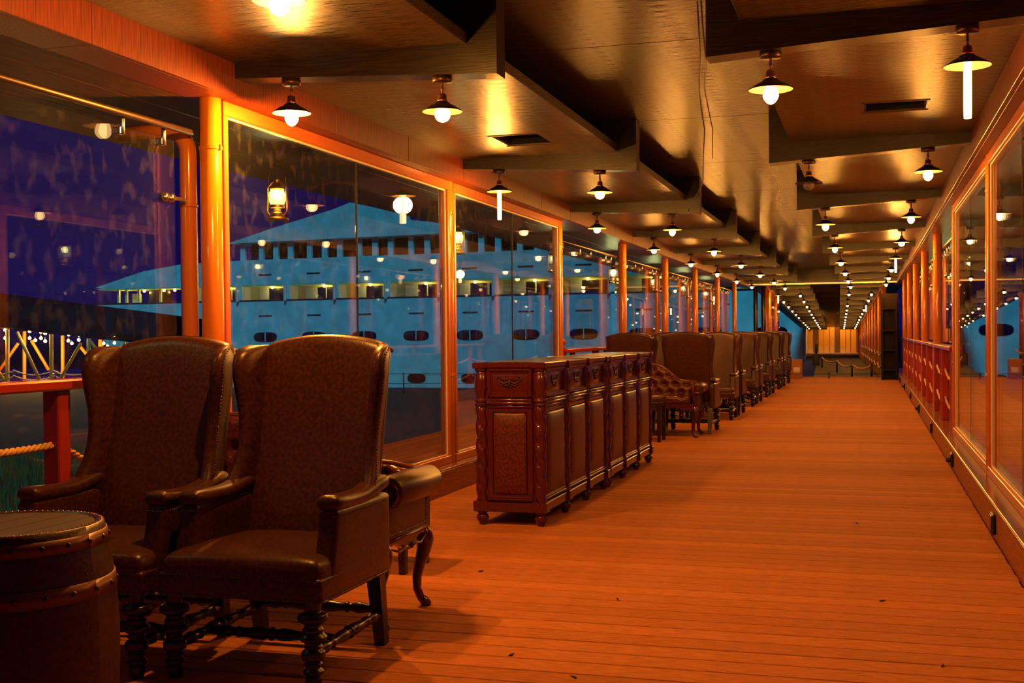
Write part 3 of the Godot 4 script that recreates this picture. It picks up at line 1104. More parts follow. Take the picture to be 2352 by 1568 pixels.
func chaise() -> Node3D:
	# faces +z; the rolled arm is at the +x end, the tufted back falls towards it
	var t := thing("chaise", "", "", Vector3.ZERO)
	var s: SurfaceTool
	for p in [Vector3(0.56, 0, 0.24), Vector3(0.56, 0, -0.23), Vector3(-0.56, 0, 0.24), Vector3(-0.56, 0, -0.23)]:
		s = S()
		cabriole(s, p, Vector3(signf(p.x) * 0.8, 0, signf(p.z) * 0.45))
		part(t, "leg", s, M.mahogany)
	s = S()
	var wave := []
	for i in 25:
		var x := lerpf(-0.56, 0.56, i / 24.0)
		wave.append(Vector2(x, 0.325 - 0.02 * cos(x / 0.56 * TAU) + 0.012 * absf(sin(x * 12.0))))
	extrude(s, wave + [Vector2(0.56, 0.38), Vector2(-0.56, 0.38)], 0.03, Transform3D(Basis.IDENTITY, Vector3(0, 0, 0.235)))
	part(t, "apron", s, M.mahogany)
	s = S()      # carved rail under the arm end
	var wv := []
	for i in 25:
		var z := lerpf(-0.235, 0.245, i / 24.0)
		wv.append(Vector2(z, 0.33 - 0.022 * cos((z - 0.005) / 0.24 * PI * 1.5)))
	extrude(s, wv + [Vector2(0.245, 0.385), Vector2(-0.235, 0.385)], 0.03, Transform3D(Basis(Vector3.BACK, Vector3.UP, Vector3.LEFT), Vector3(0.595, 0, 0)))
	tube(s, [Vector3(0.6, 0.372, -0.23), Vector3(0.6, 0.372, 0.24)], 0.008, 8)
	for q in [-1, 1]: tube(s, [Vector3(0.6, 0.315, q * 0.01), Vector3(0.603, 0.325, q * 0.06), Vector3(0.6, 0.312, q * 0.12), Vector3(0.6, 0.335, q * 0.2)], [0.01, 0.008, 0.007, 0.004], 6)
	part(t, "end_apron", s, M.mahogany)
	s = S()
	cbox(s, Vector3(0, 0.37, 0.0), Vector3(1.14, 0.06, 0.48), 0.01)
	part(t, "seat_frame", s, M.leather_gloss)
	s = S()
	rbox(s, Vector3(-0.03, 0.435, 0.015), Vector3(1.10, 0.11, 0.47), 0.045, func(p: Vector3) -> Vector3:
		if p.y > 0: p.y += 0.018 - 0.03 * exp(-pow(fposmod(p.x + 0.2, 0.26) - 0.13, 2) / 0.0012)
		return p, 16)
	part(t, "seat", s, M.leather_gloss)
	# rolled arm: side panel, roll, scroll faces with carved stiles
	s = S()
	rbox(s, Vector3(0.565, 0.475, 0.0), Vector3(0.06, 0.21, 0.45), 0.02)
	part(t, "arm_panel", s, M.leather)
	s = S()
	lathe(s, [Vector2(0, -0.25), Vector2(0.062, -0.248), Vector2(0.07, -0.235), Vector2(0.072, 0.0), Vector2(0.07, 0.235), Vector2(0.062, 0.248), Vector2(0, 0.25)], 24, Vector3(0.60, 0.585, 0.0), along(Vector3.BACK))
	part(t, "arm_roll", s, M.leather)
	for z in [0.252, -0.252]:
		s = S()
		var sp := []
		var rd := []
		for i in 40:
			var a := i / 39.0 * TAU * 1.6
			var r := 0.066 * (1 - i / 50.0)
			sp.append(Vector3(0.60 + cos(a + 2.4) * r, 0.585 + sin(a + 2.4) * r, z))
			rd.append(0.011 - 0.004 * i / 39.0)
		sp.reverse()
		rd.reverse()
		for p in [Vector3(0.548, 0.54, z), Vector3(0.556, 0.47, z), Vector3(0.572, 0.42, z), Vector3(0.575, 0.36, z)]:
			sp.append(p)
			rd.append(0.017)
		tube(s, sp, rd, 8)
		lathe(s, turned_profile([Vector2(0, 0.012), Vector2(0.014, 0.008), Vector2(0.02, 0)]), 12, Vector3(0.60, 0.585, z), along(Vector3(0, 0, signf(z))))
		part(t, "scroll", s, M.mahogany)
	s = S()
	for z in [0.2325, -0.2325]: studs(s, Vector3(0.597, 0.40, z * 0.95), Vector3(0.597, 0.52, z * 0.95), Vector3.RIGHT, 0.014)
	studs(s, Vector3(0.597, 0.395, -0.21), Vector3(0.597, 0.395, 0.21), Vector3.RIGHT, 0.014)
	part(t, "nail_trim", s, M.nail, "stuff")
	# tufted back with its carved top rail
	var top := func(x: float) -> float:
		var u := clampf((x + 0.56) / 1.12, 0, 1)
		return 0.62 + 0.25 * (1 - smoothstep(0.48, 0.95, u)) + 0.03 * exp(-pow((u - 0.92) / 0.09, 2)) - 0.02 * exp(-pow((u - 0.78) / 0.06, 2))
	s = S()
	s.set_smooth_group(0)
	var nx := 56
	var ny := 20
	var G := func(i: int, j: int) -> Vector3:
		var x := lerpf(-0.56, 0.57, i / float(nx))
		var h: float = top.call(x)
		var y := lerpf(0.42, h, j / float(ny))
		var gu := x / 0.14
		var gv := (y - 0.42) / 0.10
		var best := 9.0
		for a in [floorf(gv), floorf(gv) + 1]:
			var off := 0.5 if int(a) % 2 else 0.0
			var du := gu - off - roundf(gu - off)
			best = minf(best, sqrt(du * du * 1.96 + (gv - a) * (gv - a)))
		return Vector3(x, y, -0.165 + 0.05 * smoothstep(0.0, 0.5, best) * (1.0 - 0.6 * float(j == ny)) - 0.05 * (y - 0.42))
	for i in nx:
		for j in ny: quad(s, G.call(i, j), G.call(i + 1, j), G.call(i + 1, j + 1), G.call(i, j + 1))
	part(t, "tufted_back", s, M.leather_gloss)
	s = S()
	var outline := [Vector2(0.57, 0.38), Vector2(-0.56, 0.38)]
	for i in 41: outline.insert(0, Vector2(lerpf(0.57, -0.56, 1 - i / 40.0), top.call(lerpf(0.57, -0.56, 1 - i / 40.0))))
	extrude(s, outline, 0.05, Transform3D(Basis.IDENTITY, Vector3(0, 0, -0.235)))
	part(t, "back_board", s, M.leather)
	for e in [[0.0, 0.020, -0.195], [-0.022, 0.011, -0.165]]:
		s = S()
		var rail := []
		for i in 41:
			var x := lerpf(-0.56, 0.60, i / 40.0)
			rail.append(Vector3(x, top.call(x) + e[0], e[2] + (0.0 if i < 36 else (i - 35) * 0.004)))
		tube(s, rail, e[1], 10)
		part(t, "carved_rail", s, M.mahogany)
	return t


func stool() -> Node3D:
	var t := thing("stool", "", "", Vector3.ZERO)
	for p in [Vector3(0.16, 0, 0.16), Vector3(-0.16, 0, 0.16), Vector3(0.16, 0, -0.16), Vector3(-0.16, 0, -0.16)]:
		var s := S()
		bar(s, p, Vector3(p.x, 0.42, p.z), 0.036, 0.05)
		part(t, "leg", s, M.dark_leg)
	var s := S()
	cbox(s, Vector3(0, 0.43, 0), Vector3(0.38, 0.06, 0.38), 0.006)
	part(t, "seat_rail", s, M.dark_leg)
	s = S()
	rbox(s, Vector3(0, 0.49, 0), Vector3(0.38, 0.08, 0.38), 0.03)
	part(t, "seat", s, M.leather)
	return t


func barrel() -> void:
	var t := thing("barrel_table", "leather-clad barrel with riveted brown metal hoops and wooden top", "barrel", Vector3(-2.37, 0, -2.84))
	var rr := func(y: float) -> float: return 0.258 + 0.04 * (1 - pow((y - 0.36) / 0.36, 2))
	var s := S()
	var pr := [Vector2(0, 0)]
	for i in 25: pr.append(Vector2(rr.call(i * 0.03), i * 0.03))
	pr.append(Vector2(rr.call(0.72) - 0.018, 0.722))
	pr.append(Vector2(rr.call(0.72) - 0.024, 0.708))
	pr.append(Vector2(0, 0.708))
	lathe(s, pr, 48)
	part(t, "leather_body", s, M.leather)
	s = S()
	var R: float = rr.call(0.72) - 0.026
	var x := -R
	for i in 5:      # top of boards
		var a := -R + i * 2 * R / 5.0
		var b := a + 2 * R / 5.0 - 0.003
		var arc := []
		for k in 7: arc.append(Vector2(lerpf(a, b, k / 6.0), sqrt(maxf(0.0002, R * R - pow(lerpf(a, b, k / 6.0), 2)))))
		for k in range(6, -1, -1): arc.append(Vector2(lerpf(a, b, k / 6.0), -sqrt(maxf(0.0002, R * R - pow(lerpf(a, b, k / 6.0), 2)))))
		s = S()
		extrude(s, arc, 0.012, Transform3D(Basis(Vector3.RIGHT, Vector3.FORWARD, Vector3.UP), Vector3(0, 0.705, 0)))
		part(t, "top_board", s, M.barrel_top)
	for h in [[0.662, 0.70], [0.525, 0.572], [0.17, 0.22]]:
		s = S()
		lathe(s, [Vector2(rr.call(h[0]), h[0]), Vector2(rr.call(h[0]) + 0.004, h[0]), Vector2(rr.call(h[1]) + 0.004, h[1]), Vector2(rr.call(h[1]), h[1])], 48)
		var hoop := part(t, "hoop", s, M.hoop)
		s = S()
		lathe(s, turned_profile([Vector2(0.0085, 0), Vector2(0.006, 0.005), Vector2(0.0, 0.007)], 2), 10)
		var rivet := done(s)
		var y: float = (h[0] + h[1]) / 2
		for k in 22:
			var a := TAU * k / 22.0
			var d := Vector3(cos(a), 0, sin(a))
			put(hoop, "rivet", rivet, M.bronze, Transform3D(along(d), d * (rr.call(y) + 0.0035) + Vector3(0, y, 0)))
	s = S()
	for k in 10:
		var a := TAU * k / 10.0 + 0.1
		for i in 44:
			var y := 0.02 + i * 0.0155
			stud(s, Vector3(cos(a) * rr.call(y), y, sin(a) * rr.call(y)), Vector3(cos(a), 0, sin(a)), 0.003)
	for k in 90:
		var a := TAU * k / 90.0
		var r: float = rr.call(0.72) - 0.008
		stud(s, Vector3(cos(a) * r, 0.721, sin(a) * r), Vector3.UP, 0.0035)
	part(t, "seam_nails", s, M.nail, "stuff")


# ------------------------------------------------------------------ lamps over the gallery
func pendant(called: String, kind: String, at: Vector3, label: String, group: String, power: float) -> Node3D:
	var t := thing(called, label, "lamp", at, 0.0, group)
	var dark: Material = M.dark_shade
	var s := S()
	lathe(s, [Vector2(0, -0.028), Vector2(0.046, -0.028), Vector2(0.05, -0.022), Vector2(0.05, -0.001), Vector2(0.046, 0.0), Vector2(0, 0.0)], 20)
	part(t, "canopy", s, M.bronze)
	s = S()
	lathe(s, turned_profile([Vector2(0.006, -0.085), Vector2(0.006, -0.066), Vector2(0.009, -0.06), Vector2(0.006, -0.054), Vector2(0.006, -0.027)], 2), 10)
	part(t, "stem", s, M.bronze)
	s = S()
	lathe(s, [Vector2(0.0, -0.122), Vector2(0.026, -0.122), Vector2(0.026, -0.114), Vector2(0.021, -0.112), Vector2(0.021, -0.09), Vector2(0.016, -0.083), Vector2(0, -0.082)], 16)
	part(t, "socket", s, M.brass)
	s = S()
	lathe(s, turned_profile([Vector2(0.102, -0.174), Vector2(0.102, -0.170), Vector2(0.07, -0.149), Vector2(0.042, -0.134), Vector2(0.028, -0.122), Vector2(0.022, -0.118)], 2), 28)
	var sh := part(t, "shade", s, dark)
	s = S()
	lathe(s, turned_profile([Vector2(0.020, -0.121), Vector2(0.026, -0.125), Vector2(0.041, -0.1365), Vector2(0.069, -0.152), Vector2(0.100, -0.173)], 2), 28)
	part(sh, "lining", s, M.shade_lining)
	var bulb_y := -0.19
	s = S()
	match kind:
		"tube":
			lathe(s, smooth_profile([Vector2(0.0, -0.40), Vector2(0.012, -0.396), Vector2(0.017, -0.385), Vector2(0.017, -0.17), Vector2(0.013, -0.135), Vector2(0.0, -0.13)], 4), 16)
			bulb_y = -0.25
		"globe":
			lathe(s, smooth_profile([Vector2(0.0, -0.228), Vector2(0.028, -0.216), Vector2(0.040, -0.188), Vector2(0.030, -0.158), Vector2(0.014, -0.142), Vector2(0.0, -0.13)], 4), 20)
			bulb_y = -0.19
		_:
			lathe(s, smooth_profile([Vector2(0.0, -0.242), Vector2(0.02, -0.232), Vector2(0.035, -0.208), Vector2(0.034, -0.188), Vector2(0.02, -0.15), Vector2(0.014, -0.138), Vector2(0.0, -0.13)], 4), 20)
			bulb_y = -0.19
	part(t, "bulb", s, M.bulb_glass if power == 0.0 else M.bulb_glow)
	if power > 0.0:
		var l := OmniLight3D.new()
		l.name = "bulb_light"
		l.light_color = Color(1.0, 0.64, 0.26)
		l.light_energy = power
		l.light_size = 0.026 if kind != "tube" else 0.07
		l.omni_range = 60.0
		l.omni_attenuation = 2.0
		l.shadow_enabled = true
		l.position = Vector3(0, bulb_y if power < 5.0 else -0.205, 0)   # light of the strongest bulbs is set lower, to reach the ceiling
		t.add_child(l)
	elif power == 0.0:
		s = S()
		tube(s, [Vector3(-0.012, -0.16, 0), Vector3(-0.014, -0.185, 0), Vector3(0, -0.2, 0), Vector3(0.014, -0.185, 0), Vector3(0.012, -0.16, 0)], 0.001, 5)
		part(t, "filament", s, M.brass)
	return t


func lamps() -> void:
	# per beam: ship-side fascia, above the chairs, above the walkway, far fascia; bulb shape and power
	var beams := {
		0: [["pear", 8.0], ["globe", 1.5], ["pear", 1.7], ["tube", 2.0]],
		1: [["tube", 2.4], ["globe", 2.2], ["dead", 0.0], ["pear", 2.0]],
		2: [["globe", 2.0], ["pear", 3.2], ["pear", 2.0], ["pear", 1.8]],
		3: [["globe", 2.0], ["pear", 3.0], ["pear", 2.0], ["globe", 3.0]],
		4: [["globe", 1.8], ["globe", 1.8], ["globe", 4.5], ["tube", 2.4]],
		5: [["pear", 1.8], ["globe", 2.4], ["globe", 2.4], ["globe", 2.4]],
		6: [["pear", 1.8], ["globe", 2.0], ["pear", 2.2], ["globe", 2.4]],
		7: [["globe", 1.8], ["pear", 2.0], ["globe", 2.4], ["pear", 2.0]],
	}
	var xs := [-1.66, -0.82, 0.80, 1.655]
	var rows := ["row along the fascia on the ship side", "row above the chairs", "row above the open walkway", "row along the fascia away from the ship"]
	var shape := {"tube": "long tube bulb", "globe": "round globe bulb", "pear": "pear-shaped bulb", "dead": "unlit clear globe bulb"}
	for k in beams:
		for i in 4:
			var kind: String = beams[k][i][0]
			if kind == "": continue
			var at := Vector3(XC + xs[i], beam_bottom(xs[i]), post_z(k) - 0.07)
			var label := "black-shaded pendant lamp with %s, %s" % [shape[kind], rows[i]]
			pendant("pendant_lamp", "globe" if kind == "dead" else kind, at, label, "pendants with %s, %s" % [shape[kind], rows[i]], beams[k][i][1])
	# one more hangs from the soffit straight over the two wing chairs
	pendant("pendant_lamp", "globe", Vector3(-2.12, 2.684, -4.05), "bright pendant lamp hung from the soffit over the two wing chairs", "", 6.0)


# ------------------------------------------------------------------ outside: quay, ship, covered bridge, lanterns
const HULL_AT := Vector3(-69.52, 0, -94.89)
const HULL_ALONG := Vector3(0.9972, 0, 0.075)


func hull_frame(out := 0.0) -> Transform3D:    # x along the ship's side, z out of it towards the gallery
	var x := HULL_ALONG.normalized()
	var z := Vector3(-x.z, 0, x.x)
	return Transform3D(Basis(x, Vector3.UP, z), HULL_AT + z * out)


func omni(parent: Node, called: String, at: Vector3, c: Color, e: float, size := 0.05) -> void:
	var l := OmniLight3D.new()
	l.name = called
	l.light_color = c
	l.light_energy = e
	l.light_size = size
	l.omni_range = 60.0
	l.omni_attenuation = 2.0
	l.shadow_enabled = true
	l.position = at
	parent.add_child(l, true)


func outside() -> void:
	var s := S()
	cbox(s, Vector3(-25, -1.95, -12), Vector3(110, 3.0, 48), 0.05)
	var q := structure("floor", "dark quay ground outside the gallery")
	part(q, "quay", s, M.quay)
	s = S()
	cbox(s, Vector3(-25, -3.55, -70), Vector3(300, 0.1, 180), 0.01)
	var wt := thing("water", "dark harbour water between the quay and the ship", "water")
	wt.set_meta("kind", "stuff")
	part(wt, "surface", s, M.water)

	# timber walk outside the glazing
	for side in [-1, 1]:
		var d := structure("baseboard_outer_left" if side < 0 else "baseboard_outer_right", "narrow timber walk outside the glazing, %s" % ("ship side" if side < 0 else "away from the ship"))
		for i in 5:
			s = S()
			cbox(s, Vector3(XC + side * (2.44 + i * 0.215), 0.165 - i * 0.004, -14.5), Vector3(0.19, 0.04, 38), 0.008)
			part(d, "plank", s, M.deck0)
		s = S()
		cbox(s, Vector3(XC + side * 2.86, -0.165, -14.5), Vector3(1.05, 0.57, 38), 0.01)
		part(d, "bearer", s, M.deck_gap)

	# grass on the quay
	var blade := S()
	blade.set_smooth_group(-1)
	for k in 3:
		var a := k * 2.1
		var o := Vector3(cos(a), 0, sin(a)) * 0.02
		var w := Vector3(-sin(a), 0, cos(a)) * 0.008
		tri(blade, o - w, o + w, o * 2.6 + Vector3(0, 0.10 + 0.03 * k, 0))
	var mm := MultiMesh.new()
	mm.transform_format = MultiMesh.TRANSFORM_3D
	mm.mesh = done(blade)
	mm.mesh.surface_set_material(0, M.grass)
	mm.instance_count = 9000
	for i in 9000:
		var p := Vector3(rng.randf_range(-12.0, -4.8), -0.45, rng.randf_range(-15.5, -5.0))
		mm.set_instance_transform(i, Transform3D(Basis(Vector3.UP, rng.randf() * TAU).scaled(Vector3.ONE * rng.randf_range(0.6, 1.3)), p))
	var gr := MultiMeshInstance3D.new()
	gr.name = "grass"
	gr.multimesh = mm
	tag(gr, "short green grass on the quay outside the handrail", "grass", "", "stuff")
	add_child(gr)

	ship()
	bridge()

	# wire rail along the edge of the quay
	var r := thing("quay_rail", "thin wire rail on posts along the edge of the quay", "railing", Vector3(-13, -0.45, -32.2))
	for i in 9:
		s = S()
		rod(s, Vector3(-16 + i * 4.0, 0, 0), Vector3(-16 + i * 4.0, 0.62, 0), 0.018, 8)
		part(r, "rail_post", s, M.dark_iron)
	for y in [0.30, 0.58]:
		s = S()
		tube(s, [Vector3(-16, y, 0), Vector3(0, y, 0), Vector3(16, y, 0)], 0.008, 6)
		part(r, "wire", s, M.dark_iron)

	# hurricane lanterns hung outside, one to a bay
	for side in [-1, 1]:
		for k in range(-1, 7):
			if side > 0 and k < 1: continue
			lantern(Vector3(XC + side * 2.57, 2.03, post_z(k) - 1.62), "ship side" if side < 0 else "side away from the ship")


func lantern(at: Vector3, where: String) -> void:
	var t := thing("hurricane_lantern", "brass hurricane lantern hanging outside the glass, %s" % where, "lantern", at, 0.0, "hurricane lanterns, %s" % where)
	var s := S()
	lathe(s, turned_profile([Vector2(0, 0.0), Vector2(0.075, 0.0), Vector2(0.078, 0.012), Vector2(0.05, 0.022), Vector2(0.045, 0.045), Vector2(0.03, 0.055), Vector2(0.022, 0.075), Vector2(0.0, 0.078)], 3), 20)
	part(t, "tank", s, M.brass)
	s = S()
	lathe(s, turned_profile([Vector2(0.045, 0.10), Vector2(0.056, 0.13), Vector2(0.058, 0.17), Vector2(0.045, 0.21)], 4), 20)
	part(t, "chimney_glass", s, M.bulb_glass)
	s = S()
	lathe(s, turned_profile([Vector2(0.0, 0.14), Vector2(0.02, 0.15), Vector2(0.026, 0.175), Vector2(0.015, 0.2), Vector2(0, 0.21)], 3), 14)
	part(t, "flame_bulb", s, M.lantern_glow)
	omni(t, "flame_light", Vector3(0, 0.175, 0), Color(0.95, 1.0, 0.66), 0.28, 0.025)
	s = S()
	lathe(s, turned_profile([Vector2(0.05, 0.085), Vector2(0.052, 0.1), Vector2(0.045, 0.104)], 2), 18)
	lathe(s, turned_profile([Vector2(0.05, 0.21), Vector2(0.045, 0.225), Vector2(0.02, 0.25), Vector2(0.018, 0.28), Vector2(0.0, 0.285)], 3), 18)
	part(t, "cap", s, M.brass)
	s = S()
	for sd in [-1, 1]: tube(s, [Vector3(sd * 0.05, 0.03, 0), Vector3(sd * 0.072, 0.06, 0), Vector3(sd * 0.07, 0.22, 0), Vector3(sd * 0.03, 0.262, 0)], 0.006, 7)
	part(t, "side_tube", s, M.brass)
	s = S()
	tube(s, [Vector3(-0.07, 0.2, 0), Vector3(-0.06, 0.3, 0), Vector3(0, 0.40, 0), Vector3(0.06, 0.3, 0), Vector3(0.07, 0.2, 0)], 0.0025, 5)
	rod(s, Vector3(0, 0.40, 0), Vector3(0, 0.487, 0), 0.003, 6)
	part(t, "bail", s, M.bronze)


func ship() -> void:
	var t := thing("ship", "blue-lit ship with lit cabin balconies and oval portholes across the water", "ship")
	var F := hull_frame()
	var s := S()
	extrude(s, [Vector2(3.0, -3.49), Vector2(70.6, -3.49), Vector2(70.6, 4.42), Vector2(0.0, 4.42), Vector2(0.6, 3.2)], 6.0, hull_frame(-6.0))
	part(t, "hull", s, M.hull_paint)
	s = S()
	cbox(s, F * Vector3(35.3, 4.45, 0.02), Vector3(70.6, 0.10, 0.1), 0.02, F.basis)
	part(t, "deck_edge", s, M.vent_dark)
	# wall above the first balconies, falling away at the stern
	s = S()
	extrude(s, [Vector2(0.4, 5.98), Vector2(1.6, 5.84), Vector2(70.6, 5.84), Vector2(70.6, 8.0), Vector2(16, 8.0), Vector2(10.0, 7.86), Vector2(5.9, 7.35)], 6.0, hull_frame(-6.0))
	part(t, "upper_wall", s, M.hull_paint)
	s = S()
	extrude(s, [Vector2(1.0, 5.70), Vector2(70.6, 5.70), Vector2(70.6, 5.84), Vector2(0.5, 5.86)], 3.2, hull_frame(-3.2))
	part(t, "balcony_ceiling", s, M.ship_cream)
	s = S()
	cbox(s, F * Vector3(39.8, 5.1, -1.9), Vector3(61, 1.4, 0.1), 0.02, F.basis)
	part(t, "cabin_wall", s, M.ship_cream)
	# open stern gallery with posts
	for x in [2.7, 3.6, 5.0, 7.4]:
		s = S()
		cbox(s, F * Vector3(x, 5.08, -0.5), Vector3(0.22, 1.3, 0.22), 0.02, F.basis)
		part(t, "gallery_post", s, M.ship_cream)
	s = S()
	cbox(s, F * Vector3(6.6, 5.05, -1.5), Vector3(2.4, 1.3, 0.2), 0.02, F.basis)
	part(t, "gallery_screen", s, M.ship_dark)
	s = S()
	cbox(s, F * Vector3(4.2, 4.9, -1.2), Vector3(0.6, 0.9, 0.6), 0.02, F.basis)
	part(t, "gallery_box", s, M.ship_cream)
	# one cabin front every 4.88 m
	for i in range(0, 12):
		var x0 := 11.25 + i * 4.88
		if x0 > 64: break
		s = S()
		cbox(s, F * Vector3(x0, 5.1, -0.75), Vector3(0.16, 1.5, 2.2), 0.02, F.basis)
		cbox(s, F * Vector3(x0 + 0.12, 5.5, -0.02), Vector3(0.5, 2.2, 0.12), 0.02, F.basis)
		part(t, "partition", s, M.hull_paint)
		var flip := i % 2 == 0
		for d in [[1.55, 1.0, M.ship_white], [2.75, 1.45, M.ship_dark], [4.15, 0.8, M.ship_dark]] if not flip else [[1.5, 1.2, M.ship_white], [2.5, 0.8, M.ship_dark], [3.75, 1.45, M.ship_dark]]:
			s = S()
			cbox(s, F * Vector3(x0 + d[0], 4.98, -1.80), Vector3(d[1], 1.15, 0.1), 0.02, F.basis)
			part(t, "cabin_door" if d[2] == M.ship_dark else "cabin_panel", s, d[2])
		var lx := x0 + (2.68 if not flip else 3.05)
		s = S()
		lathe(s, turned_profile([Vector2(0, -0.13), Vector2(0.1, -0.1), Vector2(0.14, 0.0), Vector2(0.1, 0.06), Vector2(0, 0.07)], 3), 12, F * Vector3(lx, 5.62, -1.3))
		part(t, "balcony_lamp", s, M.harbour_glow)
		omni(t, "balcony_light", F * Vector3(lx, 5.58, -1.3), Color(1.0, 0.93, 0.50), 1.9, 0.1)
		# vents and portholes
		for e in [[2.75, 6.70, 1.35, 0.11], [2.75, 3.09, 1.35, 0.11]]:
			s = S()
			cbox(s, F * Vector3(x0 + 2.75 - (4.88 if e[1] < 0 else 0.0), e[1], 0.02), Vector3(e[2], e[3], 0.08), 0.02, F.basis)
			part(t, "vent", s, M.vent_dark)
		porthole(t, F, x0 + 2.72, 1.23, 2.34, 0.84, true)
		porthole(t, F, x0 + 2.72, -2.33, 1.66, 0.76, false)
	for x in [3.2, 5.2, 7.4, 8.6]:
		s = S()
		lathe(s, turned_profile([Vector2(0, -0.13), Vector2(0.1, -0.1), Vector2(0.14, 0.0), Vector2(0.1, 0.06), Vector2(0, 0.07)], 3), 12, F * Vector3(x, 5.6, -1.0))
		part(t, "balcony_lamp", s, M.harbour_glow)
		omni(t, "balcony_light", F * Vector3(x, 5.5, -1.0), Color(1.0, 0.93, 0.50), 1.6, 0.1)
	# second balconies, unlit, and the stepped roof above
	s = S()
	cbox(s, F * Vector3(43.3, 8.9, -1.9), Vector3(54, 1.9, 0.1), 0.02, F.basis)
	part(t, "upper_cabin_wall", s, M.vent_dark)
	for i in 11:
		var x0 := 16.1 + i * 4.88
		for d in [[0.2, 0.5], [2.1, 0.45], [3.6, 0.5]]:
			s = S()
			cbox(s, F * Vector3(x0 + d[0], 8.85, -0.6), Vector3(d[1], 1.75, 0.3), 0.02, F.basis)
			part(t, "balcony_pier", s, M.hull_paint)
	s = S()
	extrude(s, [Vector2(15.0, 9.55), Vector2(70.6, 9.75), Vector2(70.6, 11.0), Vector2(46, 10.1), Vector2(36, 10.5), Vector2(30.4, 11.2), Vector2(30.0, 11.9), Vector2(27.4, 12.6), Vector2(25.8, 12.1), Vector2(20, 10.8)], 6.0, hull_frame(-6.0))
	part(t, "top_deck", s, M.hull_paint)


func porthole(t: Node, F: Transform3D, x: float, y: float, w: float, h: float, split: bool) -> void:
	var o := []
	for k in 20:
		var a := TAU * k / 20.0
		o.append(Vector2(signf(cos(a)) * pow(absf(cos(a)), 0.6) * w / 2, signf(sin(a)) * pow(absf(sin(a)), 0.75) * h / 2))
	var s := S()
	extrude(s, o, 0.04, F * Transform3D(Basis.IDENTITY, Vector3(x, y, 0.002)))
	var p := part(t, "porthole", s, M.ship_window)
	if split:
		s = S()
		cbox(s, F * Vector3(x, y, 0.05), Vector3(0.10, h * 0.96, 0.05), 0.01, F.basis)
		part(p, "mullion", s, M.hull_paint)


func bridge() -> void:
	# covered truss bridge to the quay, seen past the handrail
	var t := thing("covered_bridge", "yellow steel truss bridge with a dark sloping canopy beyond the handrail", "bridge")
	var s := S()
	var A := [seen(-260, 640, 45), seen(470, 733, 45)]
	var Bm := [seen(-260, 717, 45), seen(470, 795, 45)]
	var back := turned * Vector3(0, 0, -3.2)
	s.set_smooth_group(-1)
	loft(s, [[A[0], Bm[0], Bm[0] + back, A[0] + back], [A[1], Bm[1], Bm[1] + back, A[1] + back]])
	part(t, "canopy", s, M.canopy_dark)
	for e in [[17, 45.0], [118, 45.0], [204, 45.0], [284, 45.0], [-90, 45.0], [56, 48.0], [144, 48.0], [230, 48.0], [330, 48.0]]:
		s = S()
		var u: float = e[0]
		var d: float = e[1]
		rod(s, seen(u, 1010, d), seen(u, 755 + 0.107 * u, d), 0.075, 8)
		part(t, "post", s, M.truss_yellow)
	for e in [[[39, 762], [95, 880], 45.0], [[186, 788], [134, 878], 45.0], [[204, 780], [284, 880], 45.0], [[-80, 745], [15, 880], 45.0], [[72, 782], [112, 850], 48.0], [[42, 788], [-5, 855], 48.0], [[184, 795], [215, 835], 48.0], [[230, 790], [300, 880], 48.0]]:
		s = S()
		rod(s, seen(e[0][0], e[0][1], e[2]), seen(e[1][0], e[1][1], e[2]), 0.065, 8)
		part(t, "diagonal", s, M.truss_yellow)
	for d in [45.0, 48.0]:
		s = S()
		rod(s, seen(-120, 736, d), seen(470, 799, d), 0.08, 8)
		part(t, "chord", s, M.canopy_dark)
		s = S()
		rod(s, seen(-120, 900, d), seen(470, 912, d), 0.12, 8)
		part(t, "chord", s, M.truss_yellow)
	s = S()
	s.set_smooth_group(-1)
	loft(s, [[seen(-120, 902, 45), seen(-120, 912, 45), seen(-120, 912, 45) + back, seen(-120, 902, 45) + back], [seen(470, 914, 45), seen(470, 924, 45), seen(470, 924, 45) + back, seen(470, 914, 45) + back]])
	part(t, "deck", s, M.gangway_floor)
	for v in [850, 862]:
		s = S()
		var pts := []
		for i in 4: pts += sag(seen(-60 + i * 90, v, 45), seen(30 + i * 90, v + 3, 45), 0.16, 6)
		tube(s, pts, 0.03, 6)
		part(t, "rope", s, M.rope_fibre)
	# its string of bulbs
	var spots := [[12, 757, 45], [12, 776, 45], [68, 760, 45], [94, 762, 46], [104, 765, 46], [68, 776, 47], [81, 781, 47], [94, 776, 46], [104, 783, 46], [158, 768, 45], [182, 769, 45], [157, 782, 47], [165, 788, 47], [181, 780, 47], [239, 774, 45], [263, 776, 45], [238, 788, 47], [247, 795, 47], [263, 787, 47], [338, 782, 46]]
	for p in spots:
		var at := seen(p[0], p[1], p[2])
		s = S()
		lathe(s, turned_profile([Vector2(0, -0.07), Vector2(0.05, -0.05), Vector2(0.065, 0.0), Vector2(0.03, 0.06), Vector2(0, 0.07)], 3), 10, at)
		var b := part(t, "string_bulb", s, M.harbour_glow)
		s = S()
		rod(s, at + Vector3(0, 0.06, 0), at + Vector3(0, 0.14, 0), 0.015, 6)
		part(b, "flex", s, M.black_plastic)
		if int(p[0]) % 2 == 0: omni(b, "bulb_light", at, Color(1.0, 0.72, 0.36), 6.0, 0.05)


# ------------------------------------------------------------------ the gangway beyond the end of the deck
func gx(z: float) -> float: return -1.15 - (-z - 33.4) * 0.0228
func gceil(z: float) -> float: return 2.52 - (-z - 33.4) * 0.0238
func gfloor(z: float) -> float: return -0.16 - (-z - 33.4) * 0.0045


